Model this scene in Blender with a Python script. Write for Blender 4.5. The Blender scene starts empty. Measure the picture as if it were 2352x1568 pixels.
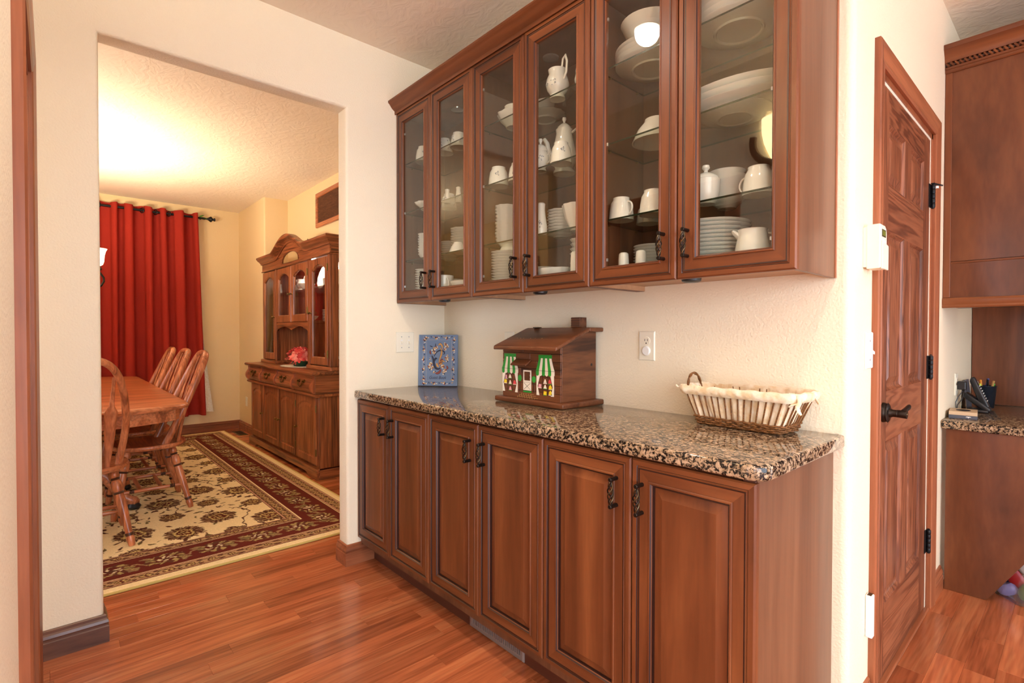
import bpy, bmesh, math, random
import numpy as np
from mathutils import Vector, Matrix
random.seed(7)
SC = bpy.context.scene
COL = SC.collection
PI = math.pi

# ------------------------------------------------------------------ camera, world, lights, exposure
F_PX, YAW, PITCH, ROLL, CAM_H = 1182.09, 0.7292, -0.0145, 0.0015, 1.2118
_cy, _sy = math.cos(YAW), math.sin(YAW)
_F = Vector((-_cy, _sy, 0)); _R = Vector((_sy, _cy, 0)); _U = Vector((0, 0, 1))
_F2 = _F*math.cos(PITCH) + _U*math.sin(PITCH); _U2 = -_F*math.sin(PITCH) + _U*math.cos(PITCH)
_R3 = _R*math.cos(ROLL) + _U2*math.sin(ROLL); _U3 = -_R*math.sin(ROLL) + _U2*math.cos(ROLL)
cam_data = bpy.data.cameras.new('camera'); cam = bpy.data.objects.new('camera', cam_data); COL.objects.link(cam)
cam_data.sensor_width = 36; cam_data.lens = 36*F_PX/2352; cam_data.clip_start = .02
m4 = Matrix((_R3, _U3, -_F2)).transposed().to_4x4(); m4.translation = Vector((0, 0, CAM_H)); cam.matrix_world = m4
SC.camera = cam
SC.view_settings.view_transform = 'Standard'; SC.view_settings.look = 'None'
SC.view_settings.gamma = 1; SC.view_settings.use_curve_mapping = False
SC.view_settings.exposure = 0.1
SC.cycles.use_light_tree = False
world = bpy.data.worlds.new('daylight'); SC.world = world; world.use_nodes = True
world.node_tree.nodes['Background'].inputs[0].default_value = (.87, .97, 1.12, 1)
world.node_tree.nodes['Background'].inputs[1].default_value = 6.8

def lamp(name, kind, loc, power, color, size=.1, rot=None, spot=None, blend=.6):
    l = bpy.data.lights.new(name, kind); l.energy = power; l.color = color
    if kind == 'AREA': l.shape = 'DISK'; l.size = size
    else: l.shadow_soft_size = size
    if spot: l.spot_size = spot; l.spot_blend = blend
    o = bpy.data.objects.new(name, l); o.location = loc
    if rot: o.rotation_euler = rot
    COL.objects.link(o); return o
WARM = (1.0, .95, .88); AMBER = (1.0, .90, .72)
CAN_SPOTS = [(-1.5, .63), (-.1, .63), (1.3, .63), (-.1, -1.2), (1.3, -1.2), (1.0, 2.7)]
CAN_POWER = 38
SCONCE = (-1.125, .0, 2.29)
CHANDELIER = (-5.4, .02)

# ------------------------------------------------------------------ materials
MATS = {}
def srgb(r, g, b):
    f = lambda c: (c/255/12.92) if c/255 <= .04045 else ((c/255+.055)/1.055)**2.4
    return (f(r), f(g), f(b), 1)
class NT:
    def __init__(s, name):
        m = bpy.data.materials.new(name); m.use_nodes = True; s.m = m; s.t = m.node_tree; MATS[name] = m
        s.b = s.t.nodes['Principled BSDF']
    def n(s, kind, **kw):
        nd = s.t.nodes.new(kind)
        for k, v in kw.items():
            if k.startswith('i_'):
                key = k[2:]; key = int(key) if key.isdigit() else key.replace('_', ' ')
                nd.inputs[key].default_value = v
            else: setattr(nd, k, v)
        return nd
    def l(s, a, ai, b, bi): s.t.links.new(a.outputs[ai], b.inputs[bi])
    def ramp(s, src, so, stops):
        r = s.n('ShaderNodeValToRGB'); e = r.color_ramp.elements
        while len(e) < len(stops): e.new(.5)
        for el, (p, c) in zip(e, stops): el.position = p; el.color = c
        s.l(src, so, r, 0); return r
    def bump(s, src, so, strength, dist):
        b = s.n('ShaderNodeBump', i_Strength=strength, i_Distance=dist); s.l(src, so, b, 'Height'); s.l(b, 0, s.b, 'Normal'); return b
def plain(name, col, rough=.5, metal=0, emit=None, estr=1, coat=0, spec=.5):
    n = NT(name); b = n.b
    b.inputs['Base Color'].default_value = col; b.inputs['Roughness'].default_value = rough; b.inputs['Metallic'].default_value = metal
    b.inputs['Coat Weight'].default_value = coat; b.inputs['Specular IOR Level'].default_value = spec
    if emit: b.inputs['Emission Color'].default_value = emit; b.inputs['Emission Strength'].default_value = estr
    return n.m
def wood(name, light, mid, dark, axis, scale=14, stretch=.05, rough=.35, fine=.25, rings=0, amp=.10, coat=.15, rand=1.0, vary=0.0, bump=0, spec=.3):
    n = NT(name); tc = n.n('ShaderNodeTexCoord'); oi = n.n('ShaderNodeObjectInfo')
    mul = n.n('ShaderNodeVectorMath', operation='SCALE'); cmb = n.n('ShaderNodeCombineXYZ')
    for k, f in enumerate((17.3, 9.1, 23.7)):
        mm = n.n('ShaderNodeMath', operation='MULTIPLY', i_1=f*rand); n.l(oi, 'Random', mm, 0); n.l(mm, 0, cmb, k)
    add = n.n('ShaderNodeVectorMath', operation='ADD'); n.l(tc, 'Object', add, 0); n.l(cmb, 0, add, 1)
    mp = n.n('ShaderNodeMapping'); sc = [1, 1, 1]; sc['xyz'.index(axis)] = stretch; mp.inputs['Scale'].default_value = sc; n.l(add, 0, mp, 0)
    no = n.n('ShaderNodeTexNoise', i_Scale=scale, i_Detail=4, i_Roughness=.6, i_Distortion=.4); n.l(mp, 0, no, 'Vector')
    src, so = no, 0
    if rings:
        sn = n.n('ShaderNodeMath', operation='MULTIPLY', i_1=rings); n.l(no, 0, sn, 0)
        s2 = n.n('ShaderNodeMath', operation='SINE'); n.l(sn, 0, s2, 0)
        s3 = n.n('ShaderNodeMath', operation='MULTIPLY_ADD', i_1=amp, i_2=.0); n.l(s2, 0, s3, 0)
        s4 = n.n('ShaderNodeMath', operation='ADD'); n.l(s3, 0, s4, 0); n.l(no, 0, s4, 1); src, so = s4, 0
    r = n.ramp(src, so, [(.28, dark), (.5, mid), (.72, light)])
    fi = n.n('ShaderNodeTexNoise', i_Scale=scale*9, i_Detail=2); n.l(mp, 0, fi, 'Vector')
    fr = n.ramp(fi, 0, [(.3, (1-fine, 1-fine, 1-fine, 1)), (.6, (1, 1, 1, 1))])
    mx = n.n('ShaderNodeMix', data_type='RGBA', blend_type='MULTIPLY', i_0=1.0); n.l(r, 0, mx, 6); n.l(fr, 0, mx, 7)
    out, oo = mx, 2
    if vary:
        hv = n.n('ShaderNodeHueSaturation', i_Saturation=1.0, i_Fac=1.0)
        mv = n.n('ShaderNodeMath', operation='MULTIPLY_ADD', i_1=2*vary, i_2=1-vary); n.l(oi, 'Random', mv, 0); n.l(mv, 0, hv, 'Value')
        n.l(mx, 2, hv, 'Color'); out, oo = hv, 0
    n.l(out, oo, n.b, 'Base Color'); n.b.inputs['Roughness'].default_value = rough
    n.b.inputs['Specular IOR Level'].default_value = spec
    n.b.inputs['Coat Weight'].default_value = coat; n.b.inputs['Coat Roughness'].default_value = .15
    if bump: n.bump(fi, 0, bump, .001)
    return n.m
def textured(name, col, rough, scale, strength, dist, detail=3, var=None, stretch=None, spec=.3):
    n = NT(name); tc = n.n('ShaderNodeTexCoord'); v, vo = tc, 'Object'
    if stretch:
        mp = n.n('ShaderNodeMapping'); mp.inputs['Scale'].default_value = stretch; n.l(tc, 'Object', mp, 0); v, vo = mp, 0
    no = n.n('ShaderNodeTexNoise', i_Scale=scale, i_Detail=detail); n.l(v, vo, no, 'Vector')
    n.b.inputs['Base Color'].default_value = col; n.b.inputs['Roughness'].default_value = rough; n.b.inputs['Specular IOR Level'].default_value = spec
    if var:
        r = n.ramp(no, 0, [(.35, var), (.65, col)]); n.l(r, 0, n.b, 'Base Color')
    n.bump(no, 0, strength, dist); return n.m
def glass(name, tint=(1, 1, 1, 1), ior=1.5, rough=0.0, gain=1.0):
    n = NT(name); t = n.t; t.nodes.remove(n.b); out = [x for x in t.nodes if x.type == 'OUTPUT_MATERIAL'][0]
    ge = n.n('ShaderNodeNewGeometry'); dt = n.n('ShaderNodeVectorMath', operation='DOT_PRODUCT'); n.l(ge, 'Normal', dt, 0); n.l(ge, 'Incoming', dt, 1)
    ab = n.n('ShaderNodeMath', operation='ABSOLUTE'); n.l(dt, 'Value', ab, 0); om = n.n('ShaderNodeMath', operation='SUBTRACT', i_0=1.0); n.l(ab, 0, om, 1)
    pw = n.n('ShaderNodeMath', operation='POWER', i_1=5.0); n.l(om, 0, pw, 0); f0 = ((ior-1)/(ior+1))**2
    mu = n.n('ShaderNodeMath', operation='MULTIPLY_ADD', i_1=(1-f0)*min(gain, 1), i_2=f0*gain, use_clamp=True); n.l(pw, 0, mu, 0)
    tr = n.n('ShaderNodeBsdfTransparent'); tr.inputs[0].default_value = tint
    gl = n.n('ShaderNodeBsdfGlossy', i_Roughness=rough); mx = n.n('ShaderNodeMixShader')
    n.l(mu, 0, mx, 0); n.l(tr, 0, mx, 1); n.l(gl, 0, mx, 2); n.l(mx, 0, out, 0); return n.m

CH = (srgb(140, 83, 47), srgb(113, 63, 35), srgb(84, 45, 25))
for ax in 'xyz':
    wood('cherry_'+ax, *CH, ax, scale=9, stretch=.08, rough=.36, fine=.12, coat=.06)
    wood('oak_'+ax, srgb(184, 116, 74), srgb(158, 92, 55), srgb(106, 58, 33), ax, scale=7, stretch=.06, rough=.35, fine=.5, rings=46, amp=.09, coat=.15)
    wood('chair_'+ax, srgb(214, 138, 94), srgb(192, 112, 70), srgb(142, 76, 46), ax, scale=8, stretch=.06, rough=.3, fine=.42, rings=46, amp=.08, coat=.25)
    wood('trim_'+ax, srgb(176, 110, 74), srgb(154, 90, 58), srgb(116, 64, 40), ax, scale=12, stretch=.06, rough=.35, fine=.2)
    wood('doorwood_'+ax, srgb(154, 96, 66), srgb(134, 78, 51), srgb(96, 52, 33), ax, scale=6, stretch=.07, rough=.38, fine=.25, rings=110, amp=.16)
    wood('pine_'+ax, srgb(124, 76, 46), srgb(98, 56, 32), srgb(62, 34, 20), ax, scale=13, stretch=.12, rough=.45, fine=.2, rings=16)
wood('cabinet_end_z', srgb(134, 92, 64), srgb(118, 79, 54), srgb(100, 65, 43), 'z', scale=9, stretch=.06, rough=.38, fine=.12, coat=.15)
wood('kneewall_z', srgb(122, 72, 42), srgb(100, 55, 31), srgb(72, 38, 21), 'z', scale=6, stretch=.25, rough=.36, fine=.12, coat=.2)
wood('interior_z', srgb(124, 82, 56), srgb(106, 68, 46), srgb(86, 52, 36), 'z', scale=10, stretch=.06, rough=.45, fine=.12)
wood('maple_x', srgb(196, 156, 118), srgb(182, 140, 104), srgb(164, 122, 88), 'x', scale=8, stretch=.06, rough=.5, fine=.06)
wood('walnut_z', srgb(150, 92, 58), srgb(128, 74, 46), srgb(100, 56, 34), 'z', scale=7, stretch=.1, rough=.4, fine=.15)
wood('dark_baseboard_y', srgb(150, 108, 86), srgb(118, 80, 62), srgb(78, 48, 38), 'y', scale=9, stretch=.15, rough=.35, fine=.2, coat=.3)
wood('shopfront_x', srgb(124, 74, 44), srgb(98, 54, 31), srgb(62, 34, 20), 'x', scale=13, stretch=.1, rough=.45, fine=.25, rings=16)
wood('plank_y', srgb(202, 126, 82), srgb(182, 102, 62), srgb(150, 78, 46), 'y', scale=8, stretch=.06, rough=.25, fine=.3, rings=60, amp=.06, coat=.3, vary=.2)
plain('burnt_ring', srgb(74, 40, 24), .4)
plain('glaze', srgb(48, 22, 14), .4)
plain('toekick', srgb(86, 42, 26), .5)
plain('gap_dark', srgb(26, 14, 10), .7)
textured('wall_paint', srgb(240, 226, 198), .6, 130, .55, .0035, 2)
textured('dining_paint', srgb(232, 206, 160), .6, 110, .3, .003, 3)
def ceiling_mat():
    n = NT('ceiling_paint'); tc = n.n('ShaderNodeTexCoord')
    mp = n.n('ShaderNodeMapping'); mp.inputs['Scale'].default_value = (1, 1.5, 1); n.l(tc, 'Object', mp, 0)
    no = n.n('ShaderNodeTexNoise', i_Scale=9, i_Detail=4, i_Roughness=.5, i_Distortion=1.6); n.l(mp, 0, no, 'Vector')
    n.b.inputs['Base Color'].default_value = srgb(246, 232, 212); n.b.inputs['Roughness'].default_value = .7
    n.bump(no, 0, .45, .011); return n.m
ceiling_mat()
def granite():
    n = NT('granite'); tc = n.n('ShaderNodeTexCoord')
    n1 = n.n('ShaderNodeTexNoise', i_Scale=98, i_Detail=5, i_Roughness=.68, i_Distortion=.5); n.l(tc, 'Object', n1, 'Vector')
    vo = n.n('ShaderNodeTexVoronoi', i_Scale=95); n.l(tc, 'Object', vo, 'Vector')
    tone = n.ramp(vo, 'Color', [(.0, srgb(116, 94, 70)), (.35, srgb(162, 134, 102)), (.7, srgb(190, 162, 132)), (1, srgb(138, 112, 84))])
    n3 = n.n('ShaderNodeTexNoise', i_Scale=210, i_Detail=3, i_Roughness=.6); n.l(tc, 'Object', n3, 'Vector')
    sm = n.n('ShaderNodeMath', operation='MULTIPLY_ADD', i_1=.22, i_2=-.11); n.l(n3, 0, sm, 0)
    ad = n.n('ShaderNodeMath', operation='ADD'); n.l(sm, 0, ad, 0); n.l(n1, 0, ad, 1)
    mask = n.ramp(ad, 0, [(.455, (0, 0, 0, 1)), (.485, (.3, .3, .3, 1)), (.54, (1, 1, 1, 1))])
    mx = n.n('ShaderNodeMix', data_type='RGBA'); n.l(mask, 0, mx, 0); mx.inputs[6].default_value = srgb(26, 21, 18); n.l(tone, 0, mx, 7)
    n.l(mx, 2, n.b, 'Base Color'); n.b.inputs['Roughness'].default_value = .07; n.b.inputs['Specular IOR Level'].default_value = .4
granite()
glass('pane_glass', (.94, .94, .90, 1), 1.5, 0, 1.5)
glass('shelf_glass', (.93, .95, .90, 1), 1.5, 0, .9)
plain('shelf_edge', srgb(26, 38, 24), .25, spec=.25)
glass('clear_plastic', (.90, .90, .96, 1), 1.45, .15, 6)
glass('frosted_glass_edge', (.8, .8, .8, 1), 1.4, .3, 2)
plain('bronze', srgb(52, 44, 38), .38, .85)
plain('bronze_worn', srgb(92, 76, 54), .4, .85)
plain('black_metal', srgb(30, 30, 32), .4, .6)
plain('black_plastic', srgb(24, 24, 27), .35)
plain('brass', srgb(120, 98, 52), .3, .95)
plain('steel', srgb(176, 176, 178), .3, .9)
plain('vent_grey', srgb(138, 120, 112), .45, .3)
plain('vent_dark', srgb(22, 20, 20), .7)
plain('ivory', srgb(238, 230, 208), .35)
plain('white_plastic', srgb(240, 238, 232), .35)
plain('china', srgb(246, 244, 238), .12, coat=.5)
plain('china_blue', srgb(126, 136, 150), .2)
plain('grey_slot', srgb(60, 52, 46), .6)
plain('lcd', srgb(104, 116, 40), .3)
plain('lens', srgb(200, 200, 196), .1, .6)
plain('bulb', (1, .86, .62, 1), .5, emit=(1, .84, .58, 1), estr=14)
plain('can_disc', (1, .95, .85, 1), .5, emit=(1, .90, .74, 1), estr=14)
plain('shade_glass', (1, .93, .78, 1), .3, emit=(1, .82, .52, 1), estr=3.2)
plain('sconce_glass', (1, .93, .7, 1), .3, emit=(1, .80, .42, 1), estr=13)
plain('mirror', (.85, .85, .85, 1), .02, 1)
textured('curtain_red', srgb(168, 52, 40), .85, 500, .25, .001, 2, srgb(150, 40, 31), spec=.1)
textured('lining', srgb(252, 246, 232), .8, 60, .2, .002, 2, srgb(240, 228, 204), spec=.1)
textured('linen', srgb(244, 230, 206), .85, 40, .6, .006, 4, srgb(226, 198, 156), spec=.1)
textured('wicker', srgb(140, 92, 48), .55, 300, .4, .001, 3, srgb(82, 50, 26))
textured('doily', srgb(240, 232, 222), .9, 220, .6, .002, 2, srgb(206, 196, 186))
plain('leaf_green', srgb(30, 74, 44), .35); plain('green_ivy', srgb(76, 128, 36), .5)
plain('petal_pink', srgb(238, 116, 104), .6); plain('petal_red', srgb(214, 62, 58), .6); plain('petal_pale', srgb(246, 150, 132), .6)
plain('paint_green', srgb(36, 150, 50), .5); plain('paint_white', srgb(238, 226, 206), .5); plain('paint_yellow', srgb(236, 204, 40), .5)
plain('paint_pink', srgb(226, 160, 170), .5); plain('paint_red', srgb(206, 62, 70), .5); plain('paint_tan', srgb(196, 150, 90), .5)
plain('ink', srgb(34, 18, 12), .6)
plain('book_blue', srgb(112, 132, 162), .4, coat=.2); plain('book_spine', srgb(134, 154, 180), .4); plain('book_line', srgb(180, 170, 160), .5)
plain('book_dark', srgb(44, 46, 66), .5); plain('book_gold', srgb(206, 152, 84), .5); plain('book_rust', srgb(140, 66, 54), .5); plain('book_cream', srgb(224, 208, 180), .5)
plain('pages', srgb(236, 228, 206), .7)
plain('pen_green', srgb(60, 190, 70), .4); plain('pen_blue', srgb(40, 60, 150), .4); plain('pen_orange', srgb(240, 150, 30), .4); plain('pen_yellow', srgb(210, 220, 60), .4)
plain('box_tan', srgb(206, 176, 140), .5); plain('box_grey', srgb(82, 84, 94), .5)
plain('mesh_cup', srgb(40, 46, 56), .4, .5)
plain('bag_red', srgb(180, 30, 30), .35); plain('bag_green', srgb(70, 120, 36), .4); plain('bag_blue', srgb(60, 66, 130), .35); plain('bag_purple', srgb(150, 140, 178), .3)
plain('rug_edge', srgb(196, 170, 96), .9)

# ------------------------------------------------------------------ mesh builder
class G:
    def __init__(s): s.v = []; s.f = []; s.m = []; s.xf = None
    def add(s, pts):
        i = len(s.v)
        if s.xf: pts = [s.xf(p) for p in pts]
        s.v += [tuple(p) for p in pts]; return i
    def face(s, idx, m=0): s.f.append(tuple(idx)); s.m.append(m)
    def poly(s, pts, m=0):
        i = s.add(pts); s.face(range(i, i+len(pts)), m); return s
    def box(s, x0, x1, y0, y1, z0, z1, m=0):
        i = s.add([(x0,y0,z0),(x1,y0,z0),(x1,y1,z0),(x0,y1,z0),(x0,y0,z1),(x1,y0,z1),(x1,y1,z1),(x0,y1,z1)])
        for q in ((3,2,1,0),(4,5,6,7),(0,1,5,4),(1,2,6,5),(2,3,7,6),(3,0,4,7)): s.face([i+k for k in q], m)
        return s
    def loft(s, loops, mats=0, cap0=False, cap1=False, closed=True):
        n = len(loops[0]); ids = [s.add(l) for l in loops]
        for k in range(len(loops)-1):
            mm = mats[k] if isinstance(mats, (list, tuple)) else mats
            for j in range(n if closed else n-1):
                j2 = (j+1) % n; mj = mm[j] if isinstance(mm, (list, tuple)) else mm
                s.face((ids[k]+j, ids[k]+j2, ids[k+1]+j2, ids[k+1]+j), mj)
        last = mats[-1] if isinstance(mats, (list, tuple)) else mats
        if isinstance(last, (list, tuple)): last = last[0]
        if cap0: s.face([ids[0]+j for j in reversed(range(n))], last)
        if cap1: s.face([ids[-1]+j for j in range(n)], last)
        return s
    def lathe(s, prof, n=20, m=0, c=(0,0,0), sx=1, sy=1, scal=None, cap0=False, cap1=False):
        loops = []
        for k, (r, z) in enumerate(prof):
            L = []
            for j in range(n):
                a = 2*PI*j/n; rr = r*(1+(scal[1]*math.cos(scal[0]*a)*(r/max(p[0] for p in prof))**3 if scal else 0))
                L.append((c[0]+rr*math.cos(a)*sx, c[1]+rr*math.sin(a)*sy, c[2]+z))
            loops.append(L)
        return s.loft(loops, m, cap0, cap1)
    def tube(s, path, r, n=8, m=0, cap=True, flat=None, closed=False):
        P = [Vector(p) for p in path]; loops = []; up = None
        for k, p in enumerate(P):
            if closed: t = (P[(k+1) % len(P)]-P[k-1])
            else: t = (P[min(k+1, len(P)-1)]-P[max(k-1, 0)])
            t.normalize()
            if up is None: up = Vector((0,0,1)) if abs(t.z) < .9 else Vector((0,1,0))
            sd = t.cross(up)
            if sd.length < 1e-6: sd = t.cross(Vector((1,0,0)))
            sd.normalize(); up = sd.cross(t).normalized()
            rr = r[k] if isinstance(r, (list, tuple)) else r
            a, b = (rr, rr) if flat is None else (rr*flat[0], rr*flat[1])
            loops.append([p + sd*a*math.cos(2*PI*j/n) + up*b*math.sin(2*PI*j/n) for j in range(n)])
        if closed: loops.append(loops[0])
        return s.loft(loops, m, cap and not closed, cap and not closed)
    def bar(s, p, q, prof, n=10, m=0, dark=()):      # turned bar: prof = [(t, r)] along p->q; dark: spans of t in material 1
        P, Q = Vector(p), Vector(q); k0 = len(s.f)
        s.tube([P.lerp(Q, t) for t, r in prof], [r for t, r in prof], n, m)
        for i in range(len(prof)-1):
            mid = (prof[i][0]+prof[i+1][0])/2
            if any(a < mid < b for a, b in dark):
                for j in range(n): s.m[k0+i*n+j] = 1
        return s
    def prism(s, pts, axis, a, b, m=0):     # pts in the two other axes (cyclic order xy|yz|xz)
        def mk(p, w):
            return {'z': (p[0], p[1], w), 'x': (w, p[0], p[1]), 'y': (p[0], w, p[1])}[axis]
        return s.loft([[mk(p, a) for p in pts], [mk(p, b) for p in pts]], m, True, True)
def rect(x0, x1, z0, z1): return [(x0, z0), (x1, z0), (x1, z1), (x0, z1)]

ORG = {}
def finish(me, mats, smooth=False, bevel=0, segs=2, only=None):
    for k in (mats if isinstance(mats, (list, tuple)) else [mats]): me.materials.append(MATS[k])
    bm = bmesh.new(); bm.from_mesh(me)
    bmesh.ops.remove_doubles(bm, verts=bm.verts, dist=1e-6)
    bmesh.ops.recalc_face_normals(bm, faces=bm.faces)
    if bevel:
        ed = [e for e in bm.edges if (only(e) if only else (len(e.link_faces) == 2 and e.calc_face_angle(0) > .6))]
        bmesh.ops.bevel(bm, geom=ed, offset=bevel, segments=segs, profile=.5, affect='EDGES', clamp_overlap=True)
    bm.to_mesh(me); bm.free()
    if smooth:
        me.polygons.foreach_set('use_smooth', [True]*len(me.polygons))
        try: me.set_sharp_from_angle(angle=math.radians(38 if smooth is True else smooth))
        except Exception: pass
def obj(name, g, mats, parent=None, smooth=False, bevel=0, segs=2, only=None, org=None, label=None, cat=None, group=None, kind=None):
    """one mesh object; vertices are given in world space (or in the parent's space when the parent's origin is recorded as 0)"""
    if parent is not None: o0 = ORG[parent.name]
    elif org is not None: o0 = Vector(org)
    else:
        xs = [v[0] for v in g.v]; ys = [v[1] for v in g.v]; zs = [v[2] for v in g.v]
        o0 = Vector(((min(xs)+max(xs))/2, (min(ys)+max(ys))/2, min(zs)))
    me = bpy.data.meshes.new(name)
    me.from_pydata([(v[0]-o0.x, v[1]-o0.y, v[2]-o0.z) for v in g.v], [], g.f)
    me.polygons.foreach_set('material_index', g.m)
    finish(me, mats, smooth, bevel, segs, only)
    o = bpy.data.objects.new(name, me); COL.objects.link(o); ORG[o.name] = o0
    if parent is not None: o.parent = parent
    else: o.location = o0
    tag(o, label, cat, group, kind); return o
def tag(o, label=None, cat=None, group=None, kind=None):
    if label: o['label'] = label
    if cat: o['category'] = cat
    if group: o['group'] = group
    if kind: o['kind'] = kind
    return o
def thing(name, label, cat, loc, rz=0, group=None, local=False):
    o = bpy.data.objects.new(name, None); COL.objects.link(o); o.location = loc; o.rotation_euler = (0, 0, rz)
    o.empty_display_size = .05
    ORG[o.name] = Vector((0,0,0)) if local else Vector(loc); return tag(o, label, cat, group)
def structure(name, g, mats, parent=None, **k):
    return obj(name, g, mats, parent, kind=None if parent else 'structure', **k)
def child(name, me_obj, parent, loc=(0,0,0)):
    """a part that shares the mesh of me_obj"""
    o = me_obj.copy(); o.name = name; COL.objects.link(o); o.parent = parent; o.location = loc
    for k in ('label', 'category', 'group'):
        if k in o.keys(): del o[k]
    ORG[o.name] = Vector((0,0,0)); return o
def dup(root, loc, rz=None, label=None, group=None):
    r = root.copy(); COL.objects.link(r); r.location = loc; ORG[r.name] = Vector((0,0,0))
    if rz is not None: r.rotation_euler = (0, 0, rz)
    if label: r['label'] = label
    if group: r['group'] = group
    for ch in list(root.children):
        c = ch.copy(); COL.objects.link(c); c.parent = r
        for gch in list(ch.children):
            q = gch.copy(); COL.objects.link(q); q.parent = c
    return r

# ------------------------------------------------------------------ the setting
X0, W, XD, CZ = -2.569, 1.752, -.463, 2.75          # opening wall, cabinet wall, door wall, ceiling height
TH = .11
YO1, YO2, ZO = .1424, 1.1427, 2.38                   # cased-less opening to the dining room
YL = -.052                                           # wall on the left that holds the doorway
XF, YB1, XN, YB2 = -7.25, 1.79, -6.2, 2.05           # dining room: far wall, right wall, niche
def is_round(pred):
    return lambda e: len(e.link_faces) == 2 and e.calc_face_angle(0) > .6 and pred(e.verts[0].co, e.verts[1].co)

# opening wall (U-shaped outline, rounded plaster corners round the opening)
g = G(); ys = [(-1.7, 0), (YO1, 0), (YO1, ZO), (YO2, ZO), (YO2, 0), (2.16, 0), (2.16, CZ), (-1.7, CZ)]
g.prism(ys, 'x', X0-TH, X0)
structure('wall_left', g, ['wall_paint'], org=(0,0,0), bevel=.018, segs=4, smooth=True,
    only=is_round(lambda a, b: abs(a.x-b.x) < 1e-4 and all(YO1-.001 < p.y < YO2+.001 and p.z < ZO+.001 for p in (a, b)) and max(a.z, b.z) > .01))
# cabinet wall with a rounded outer corner
g = G(); g.box(X0, XD, W, W+TH, 0, CZ)
structure('wall_back', g, ['wall_paint'], org=(0,0,0), bevel=.024, segs=5, smooth=True,
    only=is_round(lambda a, b: abs(a.x-XD) < 1e-4 and abs(b.x-XD) < 1e-4 and abs(a.y-W) < 1e-4 and abs(b.y-W) < 1e-4))
# wall that holds the six panel door
DY0, DY1, DZ = 2.03, 2.885, 2.085
g = G(); g.prism([(W+TH, 0), (DY0, 0), (DY0, DZ), (DY1, DZ), (DY1, 0), (4.112, 0), (4.112, CZ), (W+TH, CZ)], 'x', XD-TH, XD)
structure('wall_right', g, ['wall_paint'], org=(0,0,0))
g = G(); g.box(XD, 1.6, 4.112, 4.2, 0, CZ); structure('wall_desk', g, ['wall_paint'], org=(0,0,0))
# wall with the doorway at the far left of the picture
LX0, LX1, LZ = -2.27, -1.40, 2.05
g = G(); g.prism([(X0, 0), (LX0, 0), (LX0, LZ), (LX1, LZ), (LX1, 0), (-.8, 0), (-.8, CZ), (X0, CZ)], 'y', YL-.12, YL)
structure('wall_front', g, ['wall_paint'], org=(0,0,0))
g = G(); g.box(X0, -.8, -1.7, -1.6, 0, CZ); g.box(-.9, -.8, -1.6, YL-.12, 0, CZ)
structure('wall_hall', g, ['wall_paint'], org=(0,0,0))
# dining room
g = G(); g.box(XF-.1, XF, -1.7, YB1+.3, 0, CZ); structure('wall_far', g, ['dining_paint'], org=(0,0,0))
g = G(); g.box(XF, XN, YB1, YB2+.1, 0, CZ)
structure('wall_far_right', g, ['dining_paint'], org=(0,0,0), bevel=.02, segs=4, smooth=True,
    only=is_round(lambda a, b: all(abs(p.x-XN) < 1e-4 and abs(p.y-YB1) < 1e-4 for p in (a, b))))
g = G(); g.box(XN, X0-TH, YB2, YB2+.1, 0, CZ); structure('wall_niche', g, ['dining_paint'], org=(0,0,0))
g = G(); E0, E1 = [(XF, 0), (X0-TH, 0), (X0-TH, CZ), (XF, CZ)], [(-4.3, .75), (-2.9, .75), (-2.9, 2.2), (-4.3, 2.2)]
g.loft([[(x, -1.65, z) for x, z in E0], [(x, -1.75, z) for x, z in E0], [(x, -1.75, z) for x, z in E1], [(x, -1.65, z) for x, z in E1], [(x, -1.65, z) for x, z in E0]], 0)
structure('wall_dining_side', g, ['dining_paint'], org=(0,0,0))
wd = structure('window_1', (lambda q: (q.loft([[(x, -1.69, z) for x, z in E1], [(x, -1.64, z) for x, z in E1], [(x, -1.64, z) for x, z in rect(-4.24, -2.96, .81, 2.14)], [(x, -1.69, z) for x, z in rect(-4.24, -2.96, .81, 2.14)], [(x, -1.69, z) for x, z in E1]], 0), q)[1])(G()), ['white_plastic'])
q = G(); q.box(-3.62, -3.58, -1.685, -1.645, .81, 2.14); structure('window_bar', q, ['white_plastic'], wd)
g = G(); E0, E1 = [(-4.5, 0), (4.6, 0), (4.6, CZ), (-4.5, CZ)], [(-3.4, .08), (1.9, .08), (1.9, 2.5), (-3.4, 2.5)]
g.loft([[(3.3, y, z) for y, z in E0], [(3.4, y, z) for y, z in E0], [(3.4, y, z) for y, z in E1], [(3.3, y, z) for y, z in E1], [(3.3, y, z) for y, z in E0]], 0)
structure('wall_added_kitchen', g, ['wall_paint'], org=(0,0,0))  # unseen wall, added to cut side daylight; opening sized for the light it admits
g = G(); g.box(-.8, 2.4, -4.5, -4.4, 0, CZ); structure('wall_added_rear', g, ['wall_paint'], org=(0,0,0))  # added out of view to narrow the rear opening and dim frontal light
g = G(); g.box(XF-.1, 4.5, -4.5, 4.6, CZ, CZ+.1); structure('ceiling', g, ['ceiling_paint'], org=(0,0,0))

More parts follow.
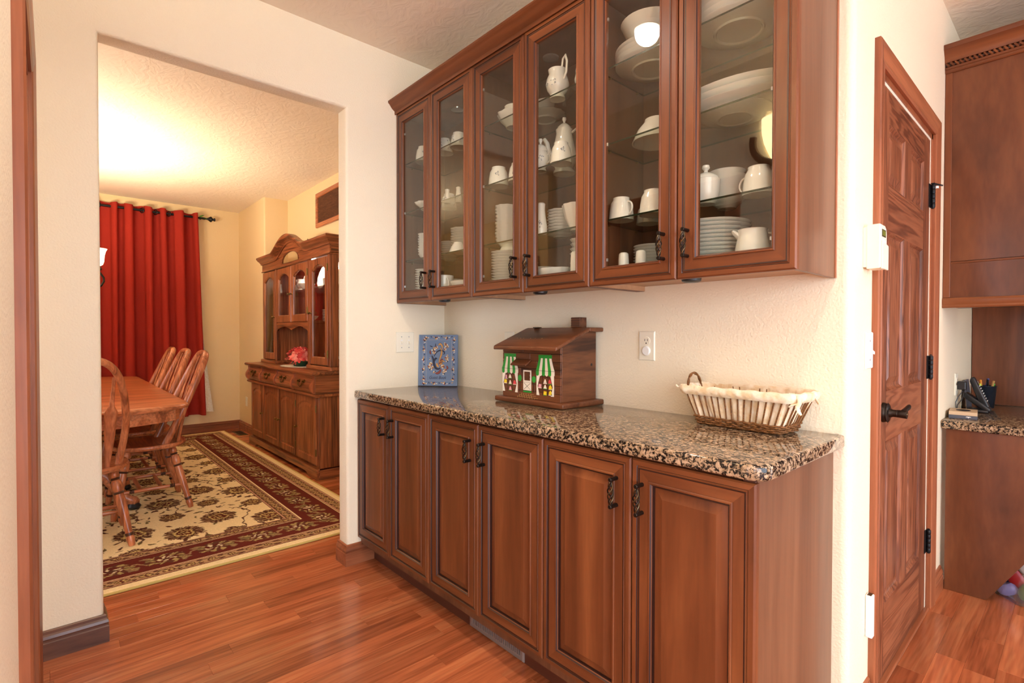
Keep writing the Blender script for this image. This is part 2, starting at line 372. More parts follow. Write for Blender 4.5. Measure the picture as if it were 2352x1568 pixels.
# floor: base slab, the planks in view as parts, the rest as one part
g = G(); g.box(XF-.1, 4.5, -4.5, 4.6, -.08, -.012)
floor = structure('floor', g, ['gap_dark'], org=(0,0,0))
PW = .0842; px0 = -.3725
rest = G(); rng = random.Random(3); pm = {}
def plank_mesh(l):
    if l not in pm:
        q = G(); q.box(-PW/2+.0002, PW/2-.0002, -l/2+.0002, l/2-.0002, -.012, 0)
        me = bpy.data.meshes.new('floor_plank'); me.from_pydata(q.v, [], q.f); finish(me, ['plank_y'], bevel=.0004, segs=1); pm[l] = me
    return pm[l]
LENS = [.30, .42, .56, .72, .90, 1.1]
k0, k1 = int((XF-px0)/PW)-1, int((4.4-px0)/PW)
for k in range(k0, k1):
    xc = px0 + (k+.5)*PW; y = -4.4 + rng.random()*.6
    while y < 4.5:
        l = rng.choice(LENS); yc = y+l/2
        seen = (-3.1 < xc < -.95 and -.1 < yc+l/2 and yc-l/2 < 1.33) or (-.55 < xc < .05 and yc+l/2 > 2.0 and yc-l/2 < 3.3) or \
               (xc < -6.9 and xc > XF and yc+l/2 > .7 and yc-l/2 < 1.8) or (-4.3 < xc <= -3.1 and yc+l/2 > 1.4 and yc-l/2 < 1.75)
        if seen:
            o = bpy.data.objects.new('floor_plank', plank_mesh(l)); COL.objects.link(o); o.parent = floor; o.location = (xc, yc, 0)
        else: rest.box(xc-PW/2+.0005, xc+PW/2-.0005, yc-l/2+.0005, yc+l/2-.0005, -.012, 0)
        y += l
obj('floor_planks_beyond', rest, ['plank_y'], floor, kind='stuff')

# baseboards: profile (distance from wall, height) swept along a path of corners
BB = [(0, 0), (.016, 0), (.016, .062), (.013, .066), (.013, .072), (.015, .078), (.0125, .088), (.008, .094), (.008, .104), (.004, .108), (0, .108)]
def sweep(path, prof, closed=False):
    """path: xy points, material on the left-hand side of travel; prof (out, z)"""
    g = G(); n = len(path); loops = []
    for i in range(n):
        p = Vector(path[i]); d1 = (p-Vector(path[i-1])).normalized() if (i > 0 or closed) else None
        d2 = (Vector(path[(i+1) % n])-p).normalized() if (i < n-1 or closed) else None
        n1 = Vector((d1.y, -d1.x)) if d1 else None; n2 = Vector((d2.y, -d2.x)) if d2 else None
        if n1 is None: nn = n2
        elif n2 is None: nn = n1
        else: nn = (n1+n2)/(1+n1.dot(n2))
        loops.append([(p.x+nn.x*o, p.y+nn.y*o, z) for o, z in prof])
    g.loft(loops, 0, True, True, closed=True); return g
structure('baseboard_left', sweep([(X0, YL), (X0, YO1), (X0-TH, YO1)], BB), ['dark_baseboard_y'])
structure('baseboard_back', sweep([(X0-TH, YO2), (X0, YO2), (X0, 1.287)], BB), ['trim_y'])
structure('baseboard_far', sweep([(XF, -1.6), (XF, YB1), (XN, YB1), (XN, YB1+.2)], BB), ['trim_y'])
structure('baseboard_right', sweep([(XD, 2.957), (XD, 3.165)], BB), ['trim_y'])
structure('baseboard_corner', sweep([(XD-.03, W), (XD, W), (XD, 1.955)], BB), ['trim_y'])

# casing round an opening in a wall; u runs along the wall, w points out of it
CAS = [(0, .0), (0, .010), (.006, .014), (.014, .012), (.030, .015), (.050, .019), (.064, .020), (.070, .016), (.070, .0)]   # (outward from opening, proud of wall)
def casing(u0, u1, zt, mp, mats):
    g = G(); g.xf = mp; P = []
    for o, w in CAS: P.append([(u0-o, 0, w), (u0-o, zt+o, w), (u1+o, zt+o, w), (u1+o, 0, w)])
    for k in range(len(P)-1):
        for j in range(3):
            i = g.add([P[k][j], P[k][j+1], P[k+1][j+1], P[k+1][j]]); g.face((i, i+1, i+2, i+3), 1 if j == 1 else 0)
    return structure('trim_casing', g, mats)
o = casing(LX0, LX1, LZ, lambda p: (p[0], YL+p[2], p[1]), ['trim_z', 'trim_x']); o.name = 'trim_1'
g = G(); g.box(LX0-.001, LX0+.02, YL-.12, YL+.001, 0, LZ); g.box(LX1-.02, LX1+.001, YL-.12, YL+.001, 0, LZ); g.box(LX0, LX1, YL-.12, YL+.001, LZ-.02, LZ+.001)
structure('trim_2', g, ['trim_z'])

# six panel door on the right
mpd = lambda p: (XD+p[2], p[0], p[1])
o = casing(DY0, DY1, DZ, mpd, ['trim_z', 'trim_y']); o.name = 'trim_3'
g = G(); g.box(XD-TH, XD, DY0-.001, DY0+.02, 0, DZ); g.box(XD-TH, XD, DY1-.02, DY1+.001, 0, DZ); g.box(XD-TH, XD, DY0, DY1, DZ-.02, DZ+.001)
structure('trim_4', g, ['trim_z'])
g = G(); g.box(XD-.10, XD-.003, DY1-.0325, DY1-.0195, .012, DZ-.02); structure('trim_5', g, ['ivory'])
g = G(); g.box(XD-.10, XD-.003, DY0+.022, DY1-.0325, DZ-.0315, DZ-.0195); structure('trim_7', g, ['ivory'])
g = G(); g.box(XD-.11, XD+.012, DY0+.02, DY1-.02, 0, .012); structure('trim_6', g, ['trim_y'], bevel=.004)
def six_panel():
    u0, u1, v1 = DY0+.022, DY1-.034, DZ-.033
    us = [u0, 2.20, 2.42, 2.525, 2.745, u1]; us = [u0, u0+.115, u0+.115+.238, u1-.115-.238, u1-.115, u1]
    vs = [.014, .265, .84, 1.014, 1.57, 1.73, 1.94, v1]
    g = G(); g.xf = lambda p: (XD-.004+p[2], p[0], p[1])
    g.poly([(u0,.014,-.036),(u0,v1,-.036),(u1,v1,-.036),(u1,.014,-.036)], 0)
    for (a, b, c, d_) in ((u0,.014,u0,v1),(u0,v1,u1,v1),(u1,v1,u1,.014),(u1,.014,u0,.014)):
        g.poly([(a,b,-.036),(c,d_,-.036),(c,d_,0),(a,b,0)], 0)
    def flat(a, b, c, d_, m): g.poly([(a,c,0),(b,c,0),(b,d_,0),(a,d_,0)], m)
    flat(us[0], us[1], vs[0], v1, 0); flat(us[4], us[5], vs[0], v1, 0)
    for k in (0, 2, 4, 6): flat(us[1], us[4], vs[k], vs[k+1], 1)
    for k in (1, 3, 5): flat(us[2], us[3], vs[k], vs[k+1], 0)
    for k in (1, 3, 5):
        for a, b in ((us[1], us[2]), (us[3], us[4])):
            L = [[(x, z, w) for x, z in rect(a+i, b-i, vs[k]+i, vs[k+1]-i)] for i, w in ((0,0),(.004,-.003),(.010,-.009),(.016,-.011),(.022,-.011),(.046,-.003),(.050,-.003))]
            g.loft(L, 0, False, True)
    d_ = obj('door_1', g, ['doorwood_z', 'doorwood_y'], kind='structure')
    return d_
door = six_panel()
# lever handle of the door
g = G(); c = (XD-.004, 2.125, .945)
def lx(prof, c, m, gg, n=20, cap=True):       # lathe along +x
    gg.loft([[(c[0]+w, c[1]+r*math.cos(2*PI*j/n), c[2]+r*math.sin(2*PI*j/n)) for j in range(n)] for w, r in prof], m, cap, cap)
lx([(0,.034),(.004,.034),(.010,.032),(.013,.030),(.015,.0335),(.018,.030),(.020,.016),(.026,.014),(.030,.0125),(.040,.0125),(.041,.0135),(.043,.0125)], c, 0, g)
lx([(.043,.013),(.066,.0145),(.068,.014),(.068,.0)], c, 0, g)
P = [(c[0]+.056, c[1]+t, c[2]+.004+.012*math.sin(t*14)) for t in (0,.02,.04,.06,.08,.095,.105)]
g.tube(P, [.012,.011,.010,.0095,.010,.009,.004], 10, 0, flat=(.65, 1))
lx([(.068,.006),(.0705,.005),(.0705,0)], c, 1, g)
obj('lever_handle', g, ['bronze', 'bronze_worn'], door, smooth=True)
def hinge(z, stop=False):
    g = G(); y = DY1-.022
    g.box(XD-.004, XD-.001, y-.03, y+.002, z-.05, z+.05)
    for k in range(5):
        g.lathe([(.0075, 0), (.0085, .002), (.0085, .017), (.0075, .019)], 12, 0, (XD+.006, y+.004, z-.05+k*.02), cap0=True, cap1=True)
    g.lathe([(.0, -.006), (.005, -.004), (.0055, 0), (.0, .001)], 10, 0, (XD+.006, y+.004, z-.05)); g.lathe([(.005, 0), (.005, .003), (0, .006)], 10, 0, (XD+.006, y+.004, z+.05))
    h = obj('hinge', g, ['black_metal'], door, smooth=True)
    if stop:
        q = G(); q.box(XD+.0, XD+.012, y-.004, y+.012, z+.052, z+.056)
        q.tube([(XD+.006, y, z+.054), (XD+.02, y+.022, z+.05), (XD+.034, y+.034, z+.046)], [.004,.004,.003], 8); q.lathe([(.0,-.006),(.008,-.006),(.008,.004),(0,.004)], 10, 1, (XD+.016, y+.012, z+.038))
        obj('hinge_stop', q, ['black_metal', 'white_plastic'], h, smooth=True)
hinge(1.815, True); hinge(1.07); hinge(.305)

# ------------------------------------------------------------------ cabinet doors, pulls
FR = [(0, 0, 0), (0, -.015, 0), (.004, -.0195, 0), (.0165, -.0195, 0), (.0185, -.0165, 2), (.0205, -.0165, 0), (.0225, -.0195, 0), (.0265, -.0185, 2), (.0275, -.0185, 0),
      (.0530, -.0185, 0), (.0535, -.0185, 2), (.0545, -.0185, 0), (.0565, -.0215, 0), (.0600, -.0215, 0), (.0625, -.0175, 2), (.0640, -.0150, 0)]
def door_loops(x0, x1, z0, z1, prof, y):
    """prof (inset, y offset, material of the band that leads here: 0 wood, 2 glaze)"""
    L = [[(x, y+w, z) for x, z in rect(x0+i, x1-i, z0+i, z1-i)] for i, w, m in prof]
    M = [([1, 0, 1, 0] if m == 0 else 2) for i, w, m in prof[1:]]
    return L, M
def pull_mesh():
    g = G()
    for z in (-.0385, .0385):
        g.loft([[(r*math.cos(2*PI*j/14), w, z+r*math.sin(2*PI*j/14)) for j in range(14)] for r, w in ((.0058,.0),(.0058,-.025),(.0062,-.026),(.0062,-.032),(.0050,-.0335))], 0, True, True)
    for k in range(4):
        P = []; n = 22
        for i in range(n+1):
            t = i/n; a = 2*PI*(k/4) + t*2.0*PI; r = .0016+.0068*math.sin(PI*t)**.8
            P.append((r*math.cos(a), -.0285+r*math.sin(a), -.034+.068*t))
        g.tube(P, .0021, 6, 1 if k % 2 else 0)
    return g
_pm = obj('pull_handle', pull_mesh(), ['bronze', 'bronze_worn'], org=(0,0,0), smooth=True)
PULL = _pm.data; bpy.data.objects.remove(_pm)
def pull(parent, x, y, z):
    o = bpy.data.objects.new('pull_handle', PULL); COL.objects.link(o); o.parent = parent
    o.location = Vector((x, y, z)) - ORG[parent.name]; return o

# ------------------------------------------------------------------ base cabinets
D, KY = 1.197, 1.287
XL = [-2.567 + .3449*k for k in range(7)]; XL[6] = -.5005
names = ['cherry base cabinet with two panel doors against the opening wall, left of three', 'middle cherry base cabinet above the metal floor register', 'cherry base cabinet with two panel doors at the right end under the basket']
for u in range(3):
    a, b = XL[2*u], XL[2*u+2]
    t = thing('base_cabinet', names[u], 'cabinet', ((a+b)/2, 1.5, 0), group='cherry base cabinets')
    g = G(); e = b-.006 if u == 2 else b
    BY = W-.002
    for x, z in ((a, .10), (e-.018, 0 if u == 2 else .10)):
        g = G(); g.box(x, x+.018, D+.021, BY, z, .876); obj('side_panel', g, ['cabinet_end_z' if z == 0 else 'interior_z'], t)
    g = G(); g.box(a+.018, e-.018, D+.021, BY, .10, .125); obj('bottom_panel', g, ['interior_z'], t)
    g = G(); g.box(a+.018, e-.018, D+.021, D+.04, .845, .876); obj('top_rail', g, ['interior_z'], t)
    g = G(); g.box(a+.018, e-.018, BY-.012, BY, .125, .876); obj('back_panel', g, ['interior_z'], t)
    if u == 2:
        q = G(); q.box(e-.03, e-.002, D+.012, D+.0205, .12, .874); obj('face_edge', q, ['toekick'], t)
    q = G(); q.box(a, b-(.024 if u == 2 else 0), KY, KY+.012, 0, .105); obj('toe_kick', q, ['toekick'], t)
    for k in (0, 1):
        x0, x1 = XL[2*u+k]+.0017, XL[2*u+k+1]-.0017
        L, M = door_loops(x0, x1, .1366, .868, FR, D+.020)
        L2, M2 = door_loops(x0, x1, .1366, .868, [FR[-1], (.0650, -.0085, 2), (.0690, -.0085, 2), (.0710, -.0090, 0), (.0935, -.0170, 0), (.0945, -.0175, 0)], D+.020)
        g = G(); g.loft(L, M, True, False)
        d_ = obj('cabinet_door', g, ['cherry_z', 'cherry_x', 'glaze'], t, smooth=25)
        q = G(); M2 = [m if m == 2 else 0 for m in M2]; q.loft(L2, M2, False, True); obj('raised_panel', q, ['cherry_z', 'cherry_x', 'glaze'], d_, smooth=20)
        pull(d_, (x1-.048) if k == 0 else (x0+.034), D+.0015, .763)
# register in the toe kick
t = thing('floor_register', 'grey metal slotted air register in the toe kick', 'register', (-1.53, KY, .0))
g = G(); rx0, rx1 = -1.695, -1.367
g.loft([[(x, y, z) for x, z in rect(rx0+i, rx1-i, .004+i, .104-i)] for i, y in ((0, KY), (0, KY-.004), (.004, KY-.008), (.016, KY-.009), (.020, KY-.007), (.020, KY-.002))], 0)
obj('register_frame', g, ['vent_grey'], t)
g = G(); g.box(rx0+.01, rx1-.01, KY-.0015, KY-.0005, .014, .094); obj('register_back', g, ['vent_dark'], t)
sl = G(); sl.box(-.0028, .0028, -.005, .0035, 0, .060); s0 = obj('register_slat', sl, ['vent_grey'], None, org=(0,0,0))
for k in range(26):
    s1 = s0 if k == 0 else s0.copy()
    if k: COL.objects.link(s1)
    s1.parent = t; s1.location = (rx0+.026+k*(rx1-rx0-.052)/25+1.53, -.0045, .024)
for x in (rx0+.010, rx1-.010):
    q = G(); q.loft([[(x+r*math.cos(2*PI*j/10), KY-w, .085+r*math.sin(2*PI*j/10)) for j in range(10)] for r, w in ((.004,.008),(.0035,.0105),(.001,.0112))], 0, False, True); obj('screw', q, ['steel'], t, smooth=True)

# ------------------------------------------------------------------ granite worktop
def worktop(name, pts, z0, z1, label, only=None, bev=.007):
    g = G(); g.prism(pts, 'z', z0, z1)
    return obj(name, g, ['granite'], bevel=bev, segs=3, smooth=True, label=label, cat='worktop')
C_, X1 = 1.183, -.4765
arc = [(X1-.045+.045*math.cos(a), C_+.045+.045*math.sin(a)) for a in [-PI/2+PI/2*k/7 for k in range(8)]]
worktop('granite_worktop', [(X0, C_)] + arc + [(X1, W), (X0, W)], .8765, .914, 'long speckled brown granite worktop on the base cabinets')

# ------------------------------------------------------------------ wall cabinets with glass doors
UY, ZB, ZT = 1.4299, 1.3807, 2.428
XU = [-2.567 + .3443*k for k in range(7)]
SHELF = [1.617, 1.883, 2.149]; FLOOR_IN = 1.412
names = ['glass fronted cherry wall cabinet against the opening wall, left of three', 'middle glass fronted cherry wall cabinet above the guest book and toy house', 'glass fronted cherry wall cabinet at the right end, holding plain white china']
for u in range(3):
    a, b = XU[2*u], XU[2*u+2]; yb = UY+.021
    t = thing('wall_cabinet', names[u], 'cabinet', ((a+b)/2, 1.59, ZB), group='glass fronted wall cabinets')
    e = b-.004
    if u < 2:
        for x in (a, e-.016):
            g = G(); g.box(x, x+.016, yb, W-.001, ZB, ZT); obj('side_panel', g, ['interior_z'], t)
    if u == 2:
        g = G(); g.box(a, a+.016, yb, W-.001, ZB, ZT); obj('side_panel', g, ['interior_z'], t)
        g = G(); g.box(e-.016, e-.012, yb, W-.012, FLOOR_IN, ZT-.02); obj('side_panel', g, ['interior_z'], t)
        g = G(); g.box(e-.012, e, yb, W-.001, ZB, ZT); obj('end_panel', g, ['cabinet_end_z'], t, bevel=.001)
        g = G(); g.box(e-.0005, e+.002, W-.012, W-.001, ZB, ZT); obj('scribe_strip', g, ['trim_z'], t)
    g = G(); g.box(a+.016, e-.016, yb, W-.001, ZT-.02, ZT); obj('top_panel', g, ['interior_z'], t)
    g = G(); g.box(a+.016, e-.016, W-.012, W-.001, FLOOR_IN-.0, ZT-.02); obj('back_panel', g, ['interior_z'], t)
    g = G(); g.box(a+.016, e-.016, yb, W-.001, FLOOR_IN-.004, FLOOR_IN); obj('bottom_panel', g, ['interior_z'], t)
    g = G(); g.box(a+.016, e-.016, yb, W-.001, FLOOR_IN-.012, FLOOR_IN-.004); obj('underside', g, ['maple_x'], t)
    g = G(); g.box(a+.016, a+.019, yb+.001, W-.001, ZB+.001, FLOOR_IN-.012); obj('side_lining', g, ['maple_x'], t)
    for z in SHELF:
        g = G(); x0, x1, y0, y1 = a+.018, e-.018, 1.468, W-.014
        g.poly([(x0,y0,z),(x1,y0,z),(x1,y1,z),(x0,y1,z)], 0); g.poly([(x0,y0,z-.006),(x0,y1,z-.006),(x1,y1,z-.006),(x1,y0,z-.006)], 0)
        g.poly([(x0,y0,z-.006),(x1,y0,z-.006),(x1,y0,z),(x0,y0,z)], 1); g.poly([(x0,y1,z-.006),(x0,y1,z),(x1,y1,z),(x1,y1,z-.006)], 1)
        g.poly([(x0,y0,z-.006),(x0,y0,z),(x0,y1,z),(x0,y1,z-.006)], 1); g.poly([(x1,y0,z-.006),(x1,y1,z-.006),(x1,y1,z),(x1,y0,z)], 1)
        sh = obj('glass_shelf', g, ['shelf_glass', 'shelf_edge'], t)
        q = G()
        for xx, sg in ((a+.016, 1), (e-.016, -1)):
            for yy in (1.52, 1.69): q.loft([[(xx+sg*w, yy+r*math.cos(2*PI*j/8), z-.010+r*math.sin(2*PI*j/8)) for j in range(8)] for w, r in ((0,.003),(.010,.003),(.011,.001))], 0, False, True)
        obj('shelf_pins', q, ['brass'], sh, kind='stuff')
    q = G()
    for yy in (1.52, 1.69):
        for k in range(30):
            z = 1.47+k*.032
            for xx, sg in ((a+.0161, 1), (e-.0161, -1)):
                q.poly([(xx+sg*.0003, yy+.0024*math.cos(2*PI*j/6), z+.0024*math.sin(2*PI*j/6)) for j in range(6)], 0)
    obj('pin_holes', q, ['bronze_worn'], t, kind='stuff')
    for k in (0, 1):
        x0, x1 = XU[2*u+k]+.0016, XU[2*u+k+1]-.0016
        L, M = door_loops(x0, x1, ZB, ZT-.002, FR + [(.0655, -.012, 0), (.0655, 0, 0)], UY+.0205)
        L.append(L[0]); M.append(0)
        g = G(); g.loft(L, M); d_ = obj('cabinet_door', g, ['cherry_z', 'cherry_x', 'glaze'], t, smooth=25)
        q = G(); q.box(x0+.064, x1-.064, UY+.0095, UY+.0125, ZB+.064, ZT-.066); obj('glass_pane', q, ['pane_glass'], d_)
        pull(d_, (x1-.042) if k == 0 else (x0+.036), UY+.001, 1.486)
        q = G()
        for z in (1.47, 1.87, 2.30):
            xx = x0+.0645 if k == 0 else x1-.0645
            q.lathe([(0,-.006),(.004,-.005),(.004,.005),(0,.006)], 8, 0, (xx+(.004 if k == 0 else -.004), UY+.015, z))
        obj('pane_clips', q, ['steel'], d_, kind='stuff')
    # puck lamps: one inside under the top, one below the cabinet
    xm = (a+b)/2
    g = G(); g.lathe([(.0, ZT-.034), (.022, ZT-.032), (.034, ZT-.026), (.036, ZT-.020)], 20, 0, (xm-.03, 1.62, 0)); obj('puck_lamp_top', g, ['lens'], t, smooth=True, label='clear puck lamp under the cabinet top')
    xq = [-2.19, -1.50, -.83][u]
    g = G(); g.lathe([(0, FLOOR_IN-.038), (.022, FLOOR_IN-.038), (.029, FLOOR_IN-.034), (.032, FLOOR_IN-.020), (.032, FLOOR_IN-.012)], 20, 0, (xq, 1.495, 0)); obj('puck_lamp', g, ['black_plastic'], t, smooth=True, label='black puck lamp under the cabinet')
    g = G(); g.lathe([(0, FLOOR_IN-.015), (.004, FLOOR_IN-.014), (.004, FLOOR_IN-.011)], 8, 0, (xq+.075, 1.52, 0)); obj('screw_hole', g, ['gap_dark'], t)
CR = [(.001, ZT-.007), (.005, ZT-.007), (.007, ZT+.004), (.006, ZT+.010), (.010, ZT+.014), (.016, ZT+.017), (.024, ZT+.024), (.032, ZT+.034), (.038, ZT+.042), (.042, ZT+.044), (.046, ZT+.050), (.046, ZT+.058), (-.040, ZT+.058), (-.040, ZT+.0008), (.001, ZT+.0008)]
g = sweep([(X0+.001, UY-.002), (XU[6]-.003, UY-.002), (XU[6]-.003, W-.001)], CR)
obj('crown_moulding', g, ['cherry_x'], smooth=30, label='cherry crown moulding along the top of the glass fronted cabinets', cat='moulding')

# ------------------------------------------------------------------ ceiling lights, sconce, chandelier
def can_light(x, y, label):
    t = thing('ceiling_can_light', label, 'ceiling light', (x, y, CZ), group='recessed can lights')
    g = G(); g.lathe([(.062, -.001), (.066, -.006), (.090, -.007), (.096, -.003), (.096, 0)], 28, 0, (x, y, CZ)); obj('trim_ring', g, ['white_plastic'], t, smooth=True)
    g = G(); g.poly([(x+.066*math.cos(2*PI*j/28), y-.066*math.sin(2*PI*j/28), CZ-.002) for j in range(28)]); obj('lens', g, ['can_disc'], t)
    l = lamp('can_lamp', 'SPOT', (x, y, CZ-.02), CAN_POWER, WARM, .06, (0, 0, 0), 2.6, .8); return t
LB = ['recessed can light in the ceiling above the floor register', 'recessed can light in the ceiling over the camera side of the worktop end', 'recessed can light farthest along the kitchen ceiling', 'recessed can light in the ceiling behind the photographer', 'recessed can light in the ceiling at the back right', 'recessed can light in the ceiling in front of the panel door']
for (x, y), lb in zip(CAN_SPOTS, LB): can_light(x, y, lb)
# wall sconce, seen mirrored in the right-hand glass door
sx, sy, sz = SCONCE; sy = YL
t = thing('wall_sconce', 'bronze framed half bowl wall sconce above the doorway', 'sconce', (sx, sy, sz-.14))
g = G(); P = [(sx+.130*math.cos(a), sy+.02+.05*math.sin(-a)*0, sz-.02+.13*math.sin(a)) for a in [0.25+(-PI-.5)*k/16 for k in range(17)]]
g.tube(P, .019, 8, 0, flat=(1.1, .9)); obj('frame', g, ['bronze'], t, smooth=True)
g = G(); L = []
for k in range(9):
    v = k/8; z = sz-.13+.22*v; r = .082*math.sin(min(1, .25+v*.9)*PI/2)
    L.append([(sx+r*math.cos(a), sy+.012+r*.85*math.sin(a), z) for a in [PI*j/14 for j in range(15)]])
g.loft(L, 0, closed=False); obj('glass_bowl', g, ['sconce_glass'], t, smooth=True)
lamp('sconce_lamp', 'POINT', (sx, sy+.045, sz+.05), 95, AMBER, .04)

cx, cy = CHANDELIER
t = thing('chandelier', 'bronze chandelier with glowing bell glass shades over the dining table', 'chandelier', (cx, cy, 1.5))
g = G(); g.lathe([(0, 2.745), (.06, 2.745), (.062, 2.735), (.03, 2.715), (.012, 2.70), (.006, 2.69)], 18, 0, (cx, cy, 0)); obj('ceiling_canopy', g, ['bronze'], t, smooth=True)
g = G()
for k in range(18):
    z = 2.70-k*.035; a = k % 2
    P = [(cx+(.009*math.cos(q))*(1-a), cy+(.009*math.cos(q))*a, z-.02+.022*math.sin(q)) for q in [2*PI*j/10 for j in range(10)]]
    g.tube(P, .0025, 5, 0, closed=True)
obj('chain', g, ['bronze'], t, kind='stuff')
g = G(); g.lathe([(0, 2.10), (.01, 2.09), (.008, 2.03), (.022, 2.0), (.026, 1.94), (.012, 1.88), (.014, 1.74), (.034, 1.68), (.04, 1.62), (.03, 1.58), (.012, 1.55), (.014, 1.53), (0, 1.51)], 16, 0, (cx, cy, 0)); obj('column', g, ['bronze'], t, smooth=True)
for k in range(5):
    a = PI/2 + k*2*PI/5; ca, sa = math.cos(a), math.sin(a); R = .262
    P = [(cx+r*ca, cy+r*sa, z) for r, z in ((.02, 1.66), (.05, 1.615), (.10, 1.58), (.15, 1.565), (.20, 1.565), (.25, 1.58), (.285, 1.605), (.302, 1.64), (.30, 1.67), (.285, 1.695), (.262, 1.727))]
    g = G(); g.tube(P, .0075, 8, 0); arm = obj('arm', g, ['bronze'], t, smooth=True)
    bx, by = cx+R*ca, cy+R*sa
    g = G(); g.lathe([(0, 1.725), (.022, 1.728), (.03, 1.74), (.02, 1.752), (.018, 1.77)], 14, 0, (bx, by, 0)); obj('cup', g, ['bronze'], arm, smooth=True)
    g = G(); g.lathe([(.02, 1.765), (.034, 1.775), (.042, 1.80), (.046, 1.85), (.054, 1.885), (.064, 1.905), (.062, 1.905), (.052, 1.885), (.044, 1.85), (.04, 1.80), (.03, 1.778)], 20, 0, (bx, by, 0)); obj('shade', g, ['shade_glass'], arm, smooth=True)
    lamp('chandelier_lamp', 'POINT', (bx, by, 1.888), 35, (1.0, .83, .58), .03)

# ------------------------------------------------------------------ rug: pile with a woven pattern held in a colour attribute
def make_rug():
    x0, x1, y0, y1 = -7.10, -3.0, -1.33, 1.575
    xs = np.concatenate([np.linspace(x0, -5.2, 240), np.linspace(-5.2, x1, 520)[1:]])
    ys = np.concatenate([np.linspace(y0, .05, 90), np.linspace(.05, y1, 330)[1:]])
    XX, YY = np.meshgrid(xs, ys, indexing='ij')
    lin = lambda c: np.array(srgb(*c)[:3])
    cream, tan, dark, bur, gold, olive, pale = lin((238,212,160)), lin((178,140,98)), lin((84,48,34)), lin((98,38,28)), lin((206,176,110)), lin((120,100,64)), lin((236,214,170))
    wa = .006*np.sin(YY*71+2*np.sin(XX*23))+.004*np.sin(XX*113+YY*57); wb_ = .006*np.sin(XX*67+2*np.sin(YY*29))+.004*np.sin(YY*127-XX*41)
    dx = np.minimum(XX-x0, x1-XX); dy = np.minimum(YY-y0, y1-YY); dd = np.minimum(dx, dy)
    on_x = dx < dy                                    # in a short-end border
    s = np.where(on_x, YY-.1, XX+5.05)+wa                # coordinate along the border
    C = np.broadcast_to(cream, XX.shape+(3,)).copy()
    rs = np.random.RandomState(5)
    def put(mask, col): C[mask] = col
    def flower(u, v, n, R, th0=0):
        r = np.hypot(u, v); th = np.arctan2(v, u)+th0
        rim = R*(.86+.14*np.abs(np.cos(n*th/2))+.05*np.cos(3*n*th))
        return r, th, rim
    # --- field
    fld = dd > .46
    U, V = XX+5.05+wa, YY-.1+wb_
    # vines and leaves
    ph = np.sin(U*7.3+1.7*np.sin(V*5.1))*.06
    for kk in range(-6, 7):
        c = kk*.27
        w = np.abs(V-c-.055*np.sin(U*8+kk*1.3)-.02*np.sin(U*19+kk)); put(fld & (w < .0045) & (np.sin(U*5.3+kk*2.1) > -.35), dark*1.3)
    nl = 1500
    lu = rs.uniform(-1.7, 1.7, nl); lv = rs.uniform(-1.2, 1.1, nl); la = rs.uniform(0, PI, nl); ll = rs.uniform(.014, .034, nl)
    tone = rs.rand(nl)
    ix = lambda x: np.searchsorted(xs, x); iy = lambda y: np.searchsorted(ys, y)
    for a, b, an, l, tn in zip(lu, lv, la, ll, tone):
        i0, i1, j0, j1 = ix(a-5.05-.04), ix(a-5.05+.04), iy(b+.1-.04), iy(b+.1+.04)
        if i1 <= i0 or j1 <= j0: continue
        u = U[i0:i1, j0:j1]-a; v = V[i0:i1, j0:j1]-b; p = u*math.cos(an)+v*math.sin(an); q = -u*math.sin(an)+v*math.cos(an)
        m = (np.abs(q) < (l*.34)*(1-(p/l)**2)) & (np.abs(p) < l) & fld[i0:i1, j0:j1]
        C[i0:i1, j0:j1][m] = dark*1.15 if tn < .6 else olive*.8
    # palmettes on a staggered grid
    gx, gy = .36, .33
    for a in range(-6, 7):
        for b in range(-5, 6):
            ca = a*gx+(gx/2 if b % 2 else 0)+rs.uniform(-.02, .02); cb = b*gy*.72+rs.uniform(-.02, .02)
            big = (a+b) % 2 == 0; R = .118 if big else .078
            i0, i1, j0, j1 = ix(ca-5.05-.16), ix(ca-5.05+.16), iy(cb+.1-.16), iy(cb+.1+.16)
            if i1 <= i0 or j1 <= j0: continue
            u = U[i0:i1, j0:j1]-ca; v = (V[i0:i1, j0:j1]-cb)*1.12; r, th, rim = flower(u, v, 14 if big else 9, R, rs.rand()*6); f = fld[i0:i1, j0:j1]; S = C[i0:i1, j0:j1]
            hatch = np.sin(th*17+r*60) > .15
            S[f & (r < rim)] = dark*1.05
            S[f & (r < rim*.93) & hatch] = tan*.75
            S[f & (r < rim*.62)] = dark*.9
            S[f & (r < rim*.54) & (r > rim*.42)] = gold
            S[f & (r < rim*.40)] = bur*.9
            S[f & (r < rim*.28) & (np.cos(th*6) > 0)] = gold*.9
            S[f & (r < rim*.12)] = dark
    # --- borders
    def band(a, b): return (dd >= a) & (dd < b)
    put(band(0, .055), cream)
    for a, b in ((.055, .145), (.385, .465)):
        put(band(a, b), tan); m = band(a, b); mid = (a+b)/2
        z = dd-mid
        w1 = (np.abs(z-.016*np.sin(s*2*PI/.095)) < .0045); put(m & w1, olive*.75)
        uu = (np.mod(s, .095)-.0475); rr = np.hypot(uu, z*1.0)
        put(m & (rr < .024), dark*1.3); put(m & (rr < .017) & (np.cos(np.arctan2(z, uu)*6) > -.2), gold); put(m & (rr < .007), bur)
        u2 = (np.mod(s+.0475, .095)-.0475); r2 = np.hypot(u2*.6, z-.02*np.sign(z)); put(m & (r2 < .009), dark*1.2)
        for e in (a, a+.012, b-.016, b-.004): put(band(e, e+.005), dark*1.4)
        for e in (a+.005, b-.011): put(band(e, e+.006), lin((198,150,118)))
    mb = band(.15, .38); put(mb, bur)
    z = dd-.265+wb_; P = .46
